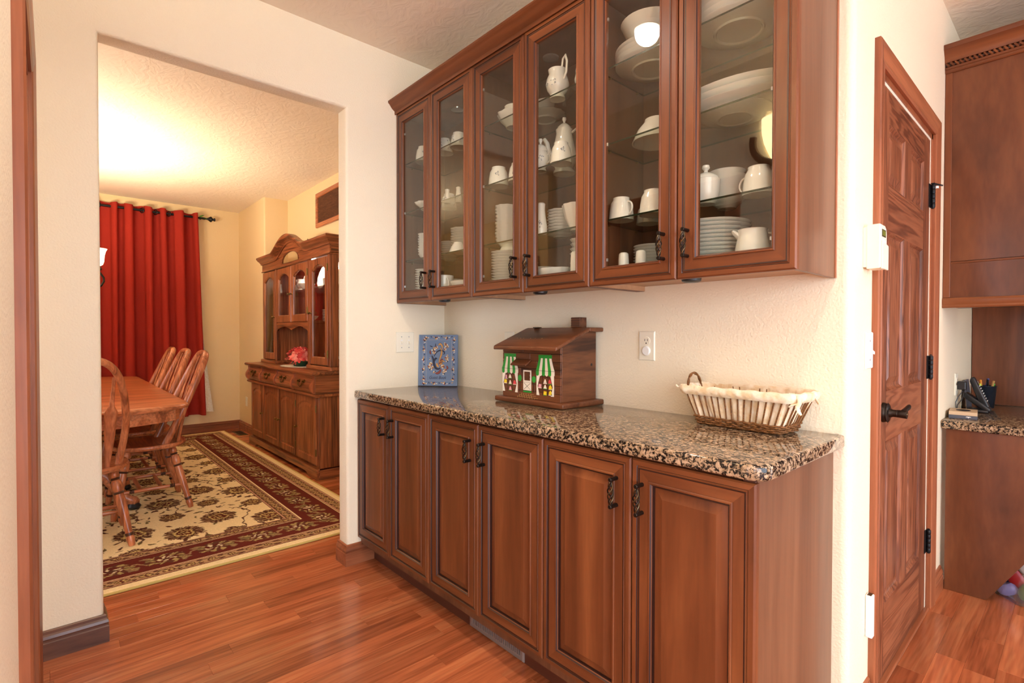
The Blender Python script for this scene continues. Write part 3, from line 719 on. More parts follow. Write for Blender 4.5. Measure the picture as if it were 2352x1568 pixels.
    v1 = np.abs(z-.055*np.sin(s*2*PI/P)) < .006; put(mb & v1, tan*.7)
    kidx = np.floor(s/(P/2)); uu = np.mod(s, P/2)-P/4
    rr, th, rim = flower(uu*.82, z*1.05, 10, .078); put(mb & (rr < rim), dark*1.2); hh = np.sin(th*9+rr*90) > 0
    put(mb & (rr < rim*.95) & hh, gold*.62); put(mb & (rr < rim*.6), bur*.9); put(mb & (rr < rim*.5) & (np.cos(th*5+rr*70) > .2), pale*.8); put(mb & (rr < rim*.2), dark)
    u3 = np.mod(s+P/4, P/2)-P/4
    for sg in (-1, 1):
        r3 = np.hypot(u3-.03*sg, (z-.05*sg)*1.3); put(mb & (r3 < .026), tan*.5); put(mb & (r3 < .017) & (np.sin(r3*500+u3*300) > 0), gold*.6)
        r4 = np.hypot((u3+.045*sg)*.7, z+.012*sg); put(mb & (r4 < .014), olive)
    # heathered pile
    C *= (1+rs.normal(0, .05, XX.shape))[..., None]
    nx, ny = len(xs), len(ys)
    zt = .0125+rs.normal(0, .0003, XX.shape)
    edge = dd < .012; zt[edge] = .0125*np.sqrt(np.clip(dd[edge]/.012, 0, 1))*.8+.0025
    verts = np.stack([XX, YY, zt], -1).reshape(-1, 3)
    I = np.arange(nx*ny).reshape(nx, ny); quads = np.stack([I[:-1, :-1], I[1:, :-1], I[1:, 1:], I[:-1, 1:]], -1).reshape(-1, 4)
    me = bpy.data.meshes.new('area_rug'); nq = len(quads)
    me.vertices.add(nx*ny); me.vertices.foreach_set('co', (verts-np.array([-5.05, .12, 0])).ravel())
    me.loops.add(nq*4); me.loops.foreach_set('vertex_index', quads.ravel().astype(np.int32))
    me.polygons.add(nq); me.polygons.foreach_set('loop_start', np.arange(nq, dtype=np.int32)*4); me.update(calc_edges=True); me.validate()
    at = me.color_attributes.new('weave', 'FLOAT_COLOR', 'POINT'); at.data.foreach_set('color', np.concatenate([C, np.ones(XX.shape+(1,))], -1).reshape(-1, 4).astype(np.float32).ravel())
    n = NT('rug_pile'); a = n.n('ShaderNodeVertexColor', layer_name='weave'); n.l(a, 0, n.b, 'Base Color'); n.b.inputs['Roughness'].default_value = .95; n.b.inputs['Specular IOR Level'].default_value = .1
    tc = n.n('ShaderNodeTexCoord'); no = n.n('ShaderNodeTexNoise', i_Scale=400, i_Detail=2); n.l(tc, 'Object', no, 'Vector'); n.bump(no, 0, .5, .002)
    me.materials.append(MATS['rug_pile'])
    t = thing('area_rug', 'cream and burgundy oriental rug with floral medallions under the dining table', 'rug', (-5.05, .12, 0))
    o = bpy.data.objects.new('pile', me); COL.objects.link(o); o.parent = t; ORG[o.name] = Vector((-5.05, .12, 0))
    g = G(); B = .004
    for p, q in (((x1, y0), (x1, y1)), ((x0, y1), (x0, y0)), ((x1, y1), (x0, y1)), ((x0, y0), (x1, y0))):
        g = G(); g.tube([(p[0], p[1], .0065), (q[0], q[1], .0065)], .0065, 8); obj('bound_edge', g, ['rug_edge'], t, smooth=True)
make_rug()

# ------------------------------------------------------------------ dining table
TX0, TX1, TY, TZ = -6.97, -3.76, .12, .755; HW = .56
def table_outline(inset):
    pts = []; hw = HW-inset; n = 10
    for sx_, e in ((1, TX1-inset), (-1, TX0+inset)):
        xs_ = e-sx_*.36
        arcp = []
        for k in range(n+1):
            s = k/n; y = hw*(1-2*s)*.93
            arcp.append((e-sx_*.17*abs(1-2*s)**2.2*1.0, TY+y))
        cor0 = (xs_, TY+hw); cor1 = (xs_, TY-hw); c0 = (e-sx_*.235, TY+hw*.992); c1 = (e-sx_*.235, TY-hw*.992)
        seg = [cor0, c0] + arcp + [c1, cor1]
        pts += seg if sx_ == 1 else seg[::-1]
    return pts[::-1]
t = thing('dining_table', 'long oak dining table with clipped rounded ends standing on the rug', 'table', (-5.37, TY, .012))
g = G(); L = []
for i, z in ((.012, TZ-.032), (.004, TZ-.030), (0, TZ-.022), (0, TZ-.012), (.006, TZ-.003), (.012, TZ)): L.append([(x, y, z) for x, y in table_outline(i)])
g.loft(L, 0, True, True); obj('table_top', g, ['chair_y'], t, smooth=30)
g = G(); g.loft([[(x, y, TZ-.032) for x, y in table_outline(.045)], [(x, y, TZ-.11) for x, y in table_outline(.045)], [(x, y, TZ-.11) for x, y in table_outline(.07)], [(x, y, TZ-.032) for x, y in table_outline(.07)]], 0)
obj('apron', g, ['chair_x'], t)
for px in (-6.15, -4.62):
    g = G(); g.lathe([(.0, TZ-.05), (.13, TZ-.05), (.13, TZ-.09), (.08, TZ-.12), (.07, TZ-.16), (.1, TZ-.22), (.115, TZ-.32), (.10, TZ-.42), (.06, TZ-.48), (.085, TZ-.50), (.085, TZ-.56), (.05, TZ-.58), (0, TZ-.585)], 20, 0, (px, TY, 0))
    p = obj('pedestal', g, ['chair_z'], t, smooth=True)
    for k in range(4):
        a = PI/4+k*PI/2; ca, sa = math.cos(a), math.sin(a)
        P = [(px+r*ca, TY+r*sa, z) for r, z in ((.04, .27), (.12, .27), (.22, .22), (.30, .13), (.36, .075), (.41, .06), (.43, .055))]
        g = G(); g.tube(P, [.05, .05, .044, .038, .036, .04, .03], 10, flat=(.7, 1)); ft = obj('foot', g, ['chair_x'], p, smooth=True)
        g = G(); g.lathe([(0, 0), (.035, .004), (.042, .02), (.03, .04), (0, .045)], 12, 0, (px+.405*ca, TY+.405*sa, .0125)); obj('foot_pad', g, ['black_plastic'], p, smooth=True)

# ------------------------------------------------------------------ bow back chairs (built facing -y about the seat centre)
def bow_chair(label, loc, rz):
    t = thing('bow_back_chair', label, 'chair', loc, rz, 'oak bow back dining chairs', local=True)
    out = []
    for k in range(36):
        a = 2*PI*k/36; c_, s_ = math.cos(a), math.sin(a)
        rx = .235*(abs(c_)**.75)*(1 if c_ > 0 else -1); ry = .215*(abs(s_)**.72)*(1 if s_ > 0 else -1)
        if s_ > 0: rx *= 1-.10*s_
        out.append((rx, ry))
    g = G(); L = []
    for sc, z in ((.88, .418), (.97, .425), (1, .436), (1, .444), (.975, .452), (.9, .452), (.7, .444), (.4, .438), (.05, .438)): L.append([(x*sc, y*sc, z) for x, y in out])
    g.loft(L, 0, True, True); obj('seat', g, ['chair_x'], t, smooth=True)
    def bowy(z): return .072+(z-.445)/.615*.265
    P = []
    for k in range(33):
        s = k/32; a = PI*s
        x = .205*math.cos(a) if .22 < s < .78 else None
        th = a
        zz = .445+.615*math.sin(th)**.62; xx = .212*math.copysign(abs(math.cos(th))**.55, math.cos(th))
        xx *= 1-.14*(1-min(1, (zz-.445)/.25)) if zz < .695 else 1
        P.append((xx, bowy(zz), zz))
    P[0] = (.178, bowy(.43), .43); P[-1] = (-.178, bowy(.43), .43)
    g = G(); g.tube(P, .0185, 10, 0, flat=(1.0, 1.2)); obj('back_bow', g, ['chair_z'], t, smooth=True)
    for k in range(-2, 3):
        xb = k*.062; xt = k*.074; zt = .445+.615*(1-(abs(xt)/.235)**3)**.5-.015
        yb, yt = .176-.012*abs(k), bowy(zt)
        L = []
        for s, w, th in ((0, .012, .009), (.12, .015, .008), (.3, .022, .007), (.50, .027, .0065), (.60, .030, .006), (.625, .029, .006), (.69, .012, .006), (.88, .009, .006), (1, .008, .005)):
            x = xb+(xt-xb)*s; y = yb+(yt-yb)*s-.018*math.sin(s*PI); z = .44+(zt-.44)*s
            L.append([(x-w, y, z), (x-w*.7, y-th, z), (x+w*.7, y-th, z), (x+w, y, z), (x+w*.7, y+th, z), (x-w*.7, y+th, z)])
        g = G(); g.loft(L, 0, True, True); obj('slat', g, ['chair_z'], t, smooth=30)
    LEG = [(0, .014), (.03, .017), (.06, .023), (.10, .024), (.12, .018), (.135, .023), (.15, .018), (.18, .025), (.26, .028), (.30, .022), (.315, .026), (.33, .021), (.40, .024), (.55, .023), (.70, .020), (.80, .0175), (.825, .0175), (.83, .021), (.85, .0215), (.87, .0175), (.90, .021), (.95, .0185), (1, .015)]
    ft = {}
    for sx_ in (-1, 1):
        for sy_, top, bot in ((1, (.150, .11), (.228, .212)), (-1, (.158, -.13), (.222, -.215))):
            p, q = (sx_*top[0], top[1], .43), (sx_*bot[0], bot[1], .0)
            g = G(); g.bar(p, q, LEG, 14, 0, ((.12, .15), (.30, .33), (.828, .872))); obj('leg', g, ['chair_z', 'burnt_ring'], t, smooth=True); ft[sx_, sy_] = (Vector(p), Vector(q))
    ST = [(0, .008), (.06, .010), (.14, .010), (.15, .013), (.165, .010), (.18, .013), (.195, .010), (.21, .013), (.225, .011), (.5, .0125), (.775, .011), (.79, .013), (.805, .010), (.82, .013), (.835, .010), (.85, .013), (.86, .010), (.94, .010), (1, .008)]
    mid = {}
    for sx_ in (-1, 1):
        p = ft[sx_, 1][0].lerp(ft[sx_, 1][1], .62); q = ft[sx_, -1][0].lerp(ft[sx_, -1][1], .62)
        g = G(); g.bar(p, q, ST, 10, 0, ((.145, .225), (.775, .855))); obj('stretcher', g, ['chair_y', 'burnt_ring'], t, smooth=True); mid[sx_] = (p, q)
    for s in (.35, .68):
        g = G(); g.bar(mid[-1][0].lerp(mid[-1][1], s), mid[1][0].lerp(mid[1][1], s), [(0, .007), (.1, .011), (.3, .014), (.5, .012), (.7, .014), (.9, .011), (1, .007)], 10); obj('stretcher', g, ['chair_x'], t, smooth=True)
    return t
ch = bow_chair('oak bow back chair nearest the doorway on the hutch side of the table', (-4.35, .495, .0125), 0)
dup(ch, (-5.00, .495, .0125), .02, 'middle oak bow back chair in the row of three on the hutch side')
dup(ch, (-5.64, .49, .0125), -.02, 'oak bow back chair nearest the red curtain on the hutch side')
dup(ch, (-3.80, .10, .0125), -PI/2, 'oak bow back chair at the near head of the table, partly behind the opening wall')

# ------------------------------------------------------------------ curtain, rod
cxw = XF+.085; Y0c, Y1c, Zt, Zb = -.45, 1.315, 2.655, .225
t = thing('curtain', 'floor length red grommet curtain hanging in deep pleats on the far wall', 'curtain', (cxw, .45, Zb))
def pleat(y, v):
    u = (Y1c-y)/.078+.22*math.sin((Y1c-y)*17)+.12*math.sin((Y1c-y)*41)
    w = math.sin(u*PI+.4); w = math.copysign(abs(w)**.38, w)
    return (.052+.008*v+.012*math.sin(u*.9+1))*w+.010*math.sin(u*1.3+v*2)*v
g = G(); N = 420; L = []
for k in range(20):
    v = k/19; z = Zt-(Zt-Zb)*v
    row = []
    for j in range(N+1):
        s = j/N; y = Y0c+(Y1c-Y0c)*s; yy = y+.06*v*max(0, (s-.55)/.45)**1.5+.012*math.sin(s*40)*v
        row.append((cxw+pleat(y, v), yy, z+(.006*math.sin(s*57) if k == 0 else 0)))
    L.append(row)
g.loft(L, 0, closed=False); obj('drape', g, ['curtain_red'], t, smooth=True)
for k in range(15):
    y = Y1c-.128*(k+.25)
    g = G(); P = [(cxw+.028*math.cos(a)*.9, y+.014*math.cos(a), 2.607+.028*math.sin(a)) for a in [2*PI*j/16 for j in range(16)]]
    g.tube(P, .005, 6, 0, closed=True); obj('grommet', g, ['black_metal'], t, smooth=True)
g = G(); L = []
for k in range(14):
    v = k/13; z = 1.55-(1.55-.262)*v
    L.append([(cxw-.02-.012*math.sin(j*1.3), 1.33+(.125*v**1.2+.008)*j/8*1.1, z-.012*j/8*v) for j in range(9)])
g.loft(L, 0, closed=False); obj('lining', g, ['lining'], t, smooth=True, label='cream lining showing below the red edge')
t = thing('curtain_rod', 'black curtain rod with a turned finial and a sprig of green ivy', 'curtain rod', (cxw, .5, 2.607))
g = G(); g.tube([(cxw, -.6, 2.607), (cxw, 1.38, 2.607)], .0125, 12); obj('rod', g, ['black_metal'], t, smooth=True)
g = G(); g.loft([[(cxw+r*math.cos(2*PI*j/12), 1.38+w, 2.607+r*math.sin(2*PI*j/12)) for j in range(12)] for w, r in ((0,.013),(.01,.016),(.02,.010),(.035,.010),(.05,.016),(.06,.024),(.075,.034),(.085,.034),(.095,.018),(.105,.013),(.115,.020),(.125,.020),(.13,.0))], 0, True, True); obj('finial', g, ['black_metal'], t, smooth=True)
g = G(); g.tube([(XF+.001, 1.36, 2.607), (cxw, 1.36, 2.607)], .006, 8); obj('bracket', g, ['black_metal'], t)
for k, (a, b) in enumerate(((.02, .02), (-.02, .035), (.03, -.02))):
    g = G(); y = 1.335+.012*k; g.loft([[(cxw+.014+a*s, y+.05*s+w, 2.615+b*s+.01*math.sin(s*3)) for w in (-h, 0, h)] for s, h in ((0, .003), (.3, .014), (.6, .012), (1, .001))], 0, closed=False); obj('ivy_leaf', g, ['green_ivy'], t)

# ------------------------------------------------------------------ wooden return air grille, dining outlet
t = thing('return_air_grille', 'square wooden return air grille high on the niche wall', 'grille', (-4.99, YB2, 2.30))
x0, x1, z0, z1 = -5.31, -4.66, 2.297, 2.647
g = G(); L = [[(x, y, z) for x, z in rect(x0+i, x1-i, z0+i, z1-i)] for i, y in ((0, YB2), (0, YB2-.016), (.006, YB2-.022), (.040, YB2-.022), (.046, YB2-.014), (.046, YB2-.001))]
g.loft(L, 0); obj('grille_frame', g, ['chair_x'], t)
sl = G(); sl.box(-(x1-x0)/2+.036, (x1-x0)/2-.036, -.006, .003, -.0045, .0045); s0 = obj('grille_slat', sl, ['interior_z'], None, org=(0,0,0))
for k in range(20):
    s1 = s0 if k == 0 else s0.copy()
    if k: COL.objects.link(s1)
    s1.parent = t; s1.location = ((x0+x1)/2+4.99, -.004, .044+k*.0138); s1.rotation_euler = (.5, 0, 0)
g = G(); g.box(x0+.03, x1-.03, YB2-.002, YB2-.0005, z0+.03, z1-.03); obj('grille_back', g, ['vent_dark'], t)

def wall_plate(name, label, cat, c, axis, w=.072, h=.115, kind='outlet', cap=False, mat='ivory'):
    """plate on a wall; axis: '+x' or '-y' = the way it faces"""
    mp = (lambda p: (c[0]+p[2], c[1]+p[0], c[2]+p[1])) if axis == '+x' else (lambda p: (c[0]+p[0], c[1]-p[2], c[2]+p[1]))
    t = thing(name, label, cat, c)
    g = G(); g.xf = mp; g.loft([[(x, z, y) for x, z in rect(-w/2+i, w/2-i, -h/2+i, h/2-i)] for i, y in ((0, .0005), (0, .003), (.003, .006))], 0, True, True); obj('cover_plate', g, [mat], t)
    oct_ = lambda cu, cv, r, y, sx=1: [(cu+r*sx*math.cos(2*PI*j/16), cv+r*math.sin(2*PI*j/16), y) for j in range(16)]
    if kind == 'outlet':
        for k, v in enumerate((.0195, -.0195)):
            if k == 1 and cap:
                g = G(); g.xf = mp; g.loft([oct_(0, v, .0185, .006), oct_(0, v, .0185, .011), oct_(0, v, .015, .0135)], 0, True, True); obj('safety_cap', g, ['white_plastic'], t, smooth=30); continue
            g = G(); g.xf = mp; g.loft([oct_(0, v, .0172, .006), oct_(0, v, .0165, .0082)], 0, True, True); s_ = obj('socket', g, [mat], t)
            g = G(); g.xf = mp
            for u in (-.006, .006): g.poly([(x, z, .0084) for x, z in rect(u-.0012, u+.0012, v-.001, v+.008)], 0)
            g.poly(oct_(0, v-.009, .0028, .0084), 0); obj('slots', g, ['grey_slot'], s_)
    else:
        us = (-.023, .023) if kind == 'double' else (0,)
        for u in us:
            g = G(); g.xf = mp; g.poly([(x, z, .0062) for x, z in rect(u-.006, u+.006, -.013, .013)], 0); obj('toggle_slot', g, ['white_plastic'], t)
            g = G(); g.xf = mp; g.loft([[(x, z, y) for x, z in rect(u-i, u+i, zc-hh, zc+hh)] for i, zc, hh, y in ((.0042, -.001, .009, .006), (.004, -.004, .006, .012), (.0035, -.008, .004, .018))], 0, True, True); obj('toggle', g, [mat], t)
            for v in (-.030, .030):
                q = G(); q.xf = mp; q.loft([oct_(u, v, .0032, .006), oct_(u, v, .0026, .0072)], 0, False, True); obj('screw', q, ['steel'], t)
    return t
wall_plate('wall_outlet', 'ivory outlet low on the dining room wall left of the hutch', 'outlet', (-6.93, YB1, .372), '-y')

# brass floor register in the far corner of the dining room
t = thing('floor_register', 'small brass floor register by the rug corner near the curtain', 'register', (-6.85, 1.70, 0))
g = G(); g.loft([[(x, y, z) for x, y in rect(-7.02+i, -6.70-i, 1.645+i, 1.745-i)] for i, z in ((0, .0003), (.002, .004), (.012, .0045), (.014, .002))], 0); obj('register_frame', g, ['brass'], t)
g = G(); g.box(-7.01, -6.71, 1.655, 1.735, .0004, .0012); obj('register_back', g, ['vent_dark'], t)
for k in range(9):
    g = G(); g.box(-7.004, -6.716, 1.661+k*.0082, 1.664+k*.0082, .0012, .0036); obj('register_slat', g, ['brass'], t)

# ------------------------------------------------------------------ china hutch in the niche
def arch_pts(x0, x1, z0, z1, rise, n=12):
    P = [(x0, z0), (x1, z0)]
    for k in range(n+1):
        s = 1-2*k/n; x = (x0+x1)/2+(x1-x0)/2*s; P.append((x, z1-rise*abs(s)**2.2))
    return P
HX0, HX1, HY, UYH = -6.17, -4.235, 1.625, 1.745
BK = YB2-.012
hutch = thing('china_hutch', 'tall oak china hutch with arched pediment and glass doors', 'hutch', (-5.2, 1.85, 0))
H = hutch
g = G(); g.box(HX0+.02, HX1-.012, HY+.022, BK, .085, .866); obj('base_body', g, ['oak_z'], H)
# plinth with a cut-out foot line
pl = [(HX0-.01, 0), (HX0+.22, 0), (HX0+.25, .028), (HX0+.30, .034), (HX1-.27, .034), (HX1-.22, .028), (HX1-.19, 0), (HX1+.012, 0), (HX1+.012, .078), (HX1+.004, .09), (HX0-.002, .09), (HX0-.01, .078)]
g = G(); g.prism(pl, 'y', HY-.008, HY+.02); obj('plinth', g, ['oak_x'], H)
g = G(); g.box(HX1-.012, HX1+.012, HY+.02, BK, 0, .078); obj('plinth_side', g, ['oak_y'], H, bevel=.004)
# corner stile and raised panel on the right side
g = G(); g.box(HX1-.012, HX1, HY+.02, HY+.07, .09, .69); obj('side_stile', g, ['oak_z'], H, bevel=.003)
g = G(); g.box(HX1-.012, HX1-.004, HY+.07, BK, .09, .69); obj('side_panel', g, ['oak_z'], H)
# four base doors
BX = [-6.131, -5.688, -5.222, -4.744, -4.262]
def knob(parent, x, y, z, r=.013):
    g = G(); g.loft([[(x+q*math.cos(2*PI*j/12), y-w, z+q*math.sin(2*PI*j/12)) for j in range(12)] for w, q in ((0,.008),(.003,.008),(.006,.005),(.012,.005),(.016,r*.8),(.022,r),(.027,r*.75),(.029,.003))], 0, True, True); return obj('knob', g, ['brass'], parent, smooth=True)
for k in range(4):
    x0, x1 = BX[k]+.006, BX[k+1]-.006; z0, z1 = .112, .682; y = HY+.022
    g = G(); L = [[(x, y+w, z) for x, z in arch_pts(x0+i, x1-i, z0+i, z1-i, 0)] for i, w in ((0, 0), (0, -.012), (.006, -.018))]
    rise = .045
    L += [[(x, y+w, z) for x, z in arch_pts(x0+.052+i, x1-.052-i, z0+.058+i, z1-.05-i, rise)] for i, w in ((0, -.018), (.004, -.013), (.010, -.010), (.012, -.010), (.034, -.017), (.036, -.017))]
    g.loft(L, 0, False, True); dd_ = obj('base_door', g, ['oak_z'], H, smooth=25)
    kx = {0: x1-.03, 1: x1-.03, 2: x0+.03, 3: x0+.03}[k]; knob(dd_, kx, y-.018, .385)
    hx = x0-.001 if k in (0, 1) else x1+.001
    if k in (2, 3):
        for z in (.22, .585):
            q = G(); q.box(hx-.010, hx+.010, y-.021, y-.0175, z-.028, z+.028); q.lathe([(0, -.03), (.004, -.028), (.004, .028), (0, .03)], 8, 0, (hx+.002, y-.022, z)); obj('hinge', q, ['brass'], dd_)
# waist moulding, drawers between scrolled stiles, buffet top
g = sweep([(HX0-.004, BK), (HX0-.004, HY), (HX1+.004, HY), (HX1+.004, BK)], [(-.03, .682), (.012, .682), (.022, .690), (.022, .700), (.012, .708), (-.03, .708)]); obj('waist_moulding', g, ['oak_x'], H, smooth=30)
def drawer_prof(z): # bombe swell
    s = (z-.712)/(.862-.712); return .012+.034*math.sin(min(1, s*1.15+.12)*PI)**1.0+.012*s
DX = [HX0+.03+k*(HX1-HX0-.06)/4 for k in range(5)]
zs_ = [.712+.15*k/10 for k in range(11)]
for k in range(4):
    x0, x1 = DX[k]+.020, DX[k+1]-.020
    g = G(); L = [[(x0, HY+.02, z), (x1, HY+.02, z), (x1, HY+.012-drawer_prof(z), z), (x0, HY+.012-drawer_prof(z), z)] for z in zs_]
    g.loft(L, 0, True, True); dr = obj('drawer', g, ['oak_x'], H, smooth=35)
    xc = (x0+x1)/2; yz = HY+.010-drawer_prof(.80)
    g = G()
    for sx_ in (-.055, .055):
        g.loft([[(xc+sx_+q*math.cos(2*PI*j/12), yz-w, .806+q*math.sin(2*PI*j/12)) for j in range(12)] for w, q in ((-.004,.017),(.003,.016),(.006,.008),(.014,.008),(.018,.010),(.021,.003))], 0, True, True)
    P = [(xc+.055*math.cos(a), yz-.014-.006*math.sin(a), .806-.042*math.sin(a)) for a in [PI*j/14 for j in range(15)]]
    g.tube(P, [.004]+[.0045+.0025*math.sin(PI*j/12) for j in range(13)]+[.004], 8); obj('bail_pull', g, ['brass'], dr, smooth=True)
for k in range(5):
    x = DX[k]
    g = G(); L = [[(x-.018, HY+.02, z), (x+.018, HY+.02, z), (x+.018, HY+.006-drawer_prof(z)*1.12, z), (x-.018, HY+.006-drawer_prof(z)*1.12, z)] for z in zs_]
    g.loft(L, 0, True, True); obj('scrolled_stile', g, ['chair_z'], H, smooth=35)
g = G(); g.box(HX1-.030, HX1-.002, HY-.01, BK, .71, .866); obj('drawer_side', g, ['oak_y'], H)
g = G(); g.loft([[(x, y, z) for x, y in ((HX0-.03+i, HY-.045+i), (HX1+.03-i, HY-.045+i), (HX1+.03-i, BK), (HX0-.03+i, BK))] for i, z in ((.012, .866), (.004, .870), (0, .878), (0, .886), (.006, .894), (.012, .896))], 0, True, True); obj('buffet_top', g, ['oak_x'], H, smooth=25)
# upper case
UX0, UX1 = -6.115, -4.255; Z0, Z1 = .896, 1.885; BKU = BK-.004
for x0, x1 in ((UX0-.03, -5.64), (-4.772, UX1+.045)):
    g = G(); g.box(x0, x1, UYH-.012, BKU, Z0, Z0+.034); obj('upper_base', g, ['oak_x'], H, bevel=.006)
g = G(); g.box(UX0, UX0+.018, UYH+.02, BKU, Z0+.034, Z1); obj('upper_side', g, ['oak_z'], H)
for y0, y1, z0, z1 in ((UYH+.02, UYH+.075, Z0+.034, Z1), (BKU-.05, BKU, Z0+.034, Z1)):
    g = G(); g.box(UX1-.018, UX1, y0, y1, z0, z1); obj('side_stile', g, ['oak_z'], H, bevel=.002)
for z0, z1 in ((Z0+.034, Z0+.10), (Z1-.06, Z1)):
    g = G(); g.box(UX1-.018, UX1, UYH+.075, BKU-.05, z0, z1); obj('side_rail', g, ['oak_y'], H)
g = G(); g.box(UX1-.011, UX1-.008, UYH+.075, BKU-.05, Z0+.10, Z1-.06); obj('side_pane', g, ['pane_glass'], H)
g = G(); g.box(UX0+.018, -5.66, BKU-.012, BKU-.006, 1.0, Z1); obj('mirror_back', g, ['mirror'], H)
g = G(); g.box(-5.66, -4.74, BKU-.012, BKU-.006, 1.335, Z1); obj('mirror_back', g, ['mirror'], H)
g = G(); g.box(-4.74, UX1-.018, BKU-.012, BKU-.006, 1.0, Z1); obj('wood_back', g, ['oak_z'], H)
g = G(); g.box(-5.66, -4.74, BKU-.012, BKU-.006, Z0, 1.335); obj('niche_back', g, ['oak_z'], H)
for x in (-5.672, -4.752):
    g = G(); g.box(x, x+.016, UYH+.02, BKU-.012, Z0+.034, 1.336); obj('divider', g, ['oak_z'], H)
g = G(); g.box(-5.656, -4.752, UYH+.02, BKU-.012, 1.318, 1.336); obj('niche_shelf', g, ['oak_x'], H)
g = G(); g.box(UX0, UX1, UYH+.02, BKU, Z1, Z1+.018); obj('upper_top', g, ['oak_x'], H)
for x0, x1 in ((UX0+.02, -5.674), (-5.654, -4.754), (-4.734, UX1-.02)):
    for z in ((1.64,) if x0 < -5.6 and x1 > -5 else (1.31, 1.64)):
        g = G(); g.box(x0, x1, UYH+.045, BKU-.014, z-.006, z); obj('glass_shelf', g, ['shelf_glass'], H)
def hutch_door(x0, x1, z0, z1, kx, kz, hx=None):
    y = UYH+.02; fw = .058 if x1-x0 > .41 else .055
    def ring(i, w, arch): return [(x, y+w, z) for x, z in (arch_pts(x0+i, x1-i, z0+i, z1-i, 0) if not arch else arch_pts(x0+fw+i, x1-fw-i, z0+fw+.008+i, z1-fw-i, .05))]
    L = [ring(0, 0, 0), ring(0, -.012, 0), ring(.006, -.018, 0), ring(0, -.018, 1), ring(.004, -.014, 1), ring(.008, -.010, 1), ring(.008, 0, 1)]; L.append(L[0])
    g = G(); g.loft(L, 0); d_ = obj('glass_door', g, ['oak_z'], H, smooth=25)
    P = ring(.004, -.006, 1); g = G(); g.loft([P, [(a, b+.003, c) for a, b, c in P]], 0, True, True); obj('glass_pane', g, ['pane_glass'], d_)
    knob(d_, kx, y-.018, kz, .014)
    if hx:
        for z in (z0+.10, z1-.10):
            q = G(); q.box(hx-.010, hx+.010, y-.021, y-.0175, z-.03, z+.03); q.lathe([(0, -.035), (.005, -.03), (.005, .03), (0, .035)], 8, 0, (hx, y-.022, z)); obj('hinge', q, ['brass'], d_)
hutch_door(-6.105, -5.682, .937, 1.878, -5.712, 1.385)
hutch_door(-5.640, -5.212, 1.325, 1.878, -5.238, 1.60)
hutch_door(-5.204, -4.772, 1.325, 1.878, -5.180, 1.60, -4.770)
hutch_door(-4.712, -4.312, .937, 1.878, -4.735+.05, 1.40, -4.310)
for x0, x1 in ((-5.682, -5.640), (-4.772, -4.712), (-4.312, UX1)):
    g = G(); g.box(x0+.001, x1-.001, UYH+.002, UYH+.02, Z0+.034, Z1); obj('front_post', g, ['oak_z'], H, bevel=.003)
# scalloped apron over the open niche
P = [(-5.64, 1.322), (-4.772, 1.322)]
for k in range(25):
    s = 1-2*k/24; x = -5.206+.434*s; a = abs(s); z = 1.270-.014*math.cos(a*2*PI)-.010*(a < .06)
    P.append((x, z if a < .93 else 1.235))
g = G(); g.prism(P, 'y', UYH+.004, UYH+.019); obj('apron', g, ['oak_x'], H)
# frieze with the arched pane, cornice that rises over it
def crest(x):
    s = abs(x+5.225)/.44
    return 1.968+(.138*(.5+.5*math.cos(PI*s))**.75 if s < 1 else 0)
n = 40; xs_ = [UX1-(UX1-UX0)*k/n for k in range(n+1)]
outer = [(UX0, 1.885), (UX1, 1.885)]+[(x, crest(x)) for x in xs_]
gl = lambda x: (-5.225+(x-(UX0+UX1)/2)/((UX1-UX0)/2)*.245)
inner = [(gl(UX0), 1.912), (gl(UX1), 1.912)]+[(gl(x), 1.912+.110*math.sqrt(max(0, 1-((x-(UX0+UX1)/2)/((UX1-UX0)/2))**2))**.8) for x in xs_]
inner2 = [(-5.225+(x+5.225)*.93, 1.917+(z-1.912)*.9) for x, z in inner]
g = G(); g.loft([[(x, UYH+.012, z) for x, z in outer], [(x, UYH, z) for x, z in outer], [(x, UYH, z) for x, z in inner], [(x, UYH-.006, z) for x, z in inner], [(x, UYH-.002, z) for x, z in inner2], [(x, UYH+.012, z) for x, z in inner2]], 0); obj('frieze', g, ['oak_x'], H)
g = G(); g.poly([(x, UYH+.008, z) for x, z in inner2]); obj('arch_pane', g, ['pane_glass'], H)
g = G(); g.box(UX1-.012, UX1, UYH+.012, BKU, 1.885, 1.968); obj('frieze_side', g, ['oak_y'], H)
CO = [(0, 0), (.010, 0), (.012, .014), (.022, .022), (.034, .034), (.046, .042), (.050, .050), (.058, .056), (.058, .072), (.050, .078), (0, .078)]
g = G(); L = []
xs2 = [UX0-.02]+xs_[::-1][1:-1]+[UX1]
for k, x in enumerate(xs2):
    d1 = (crest(x+.01)-crest(x-.01))/.02; nl = math.hypot(1, d1); nx, nz = -d1/nl, 1/nl; last = k == len(xs2)-1
    L.append([(x+nx*h+(o if last else 0), UYH-o, crest(x)+nz*h) for o, h in CO])
g.loft(L, 0, True, True); obj('cornice', g, ['oak_x'], H, smooth=30)
g = G(); g.loft([[(UX1+o, y-(o if y < 1.9 else 0), 1.968+h) for o, h in CO] for y in (UYH, BKU)], 0, True, True); obj('cornice_return', g, ['oak_y'], H, smooth=30)
g = sweep([(UX0-.001, UYH+.004), (UX1+.001, UYH+.004), (UX1+.001, BKU)], [(-.004, 1.883), (.008, 1.883), (.014, 1.889), (.008, 1.897), (-.004, 1.897)]); obj('frieze_bead', g, ['oak_x'], H)
for x, z in ((-5.14, 2.0), (-5.07, 1.965)):
    g = G(); g.lathe([(0, -.022), (.016, -.018), (.022, 0), (.016, .018), (0, .022)], 14, 0, (x, UYH+.06, z)); obj('display_bulb', g, ['bulb'], H, smooth=True)
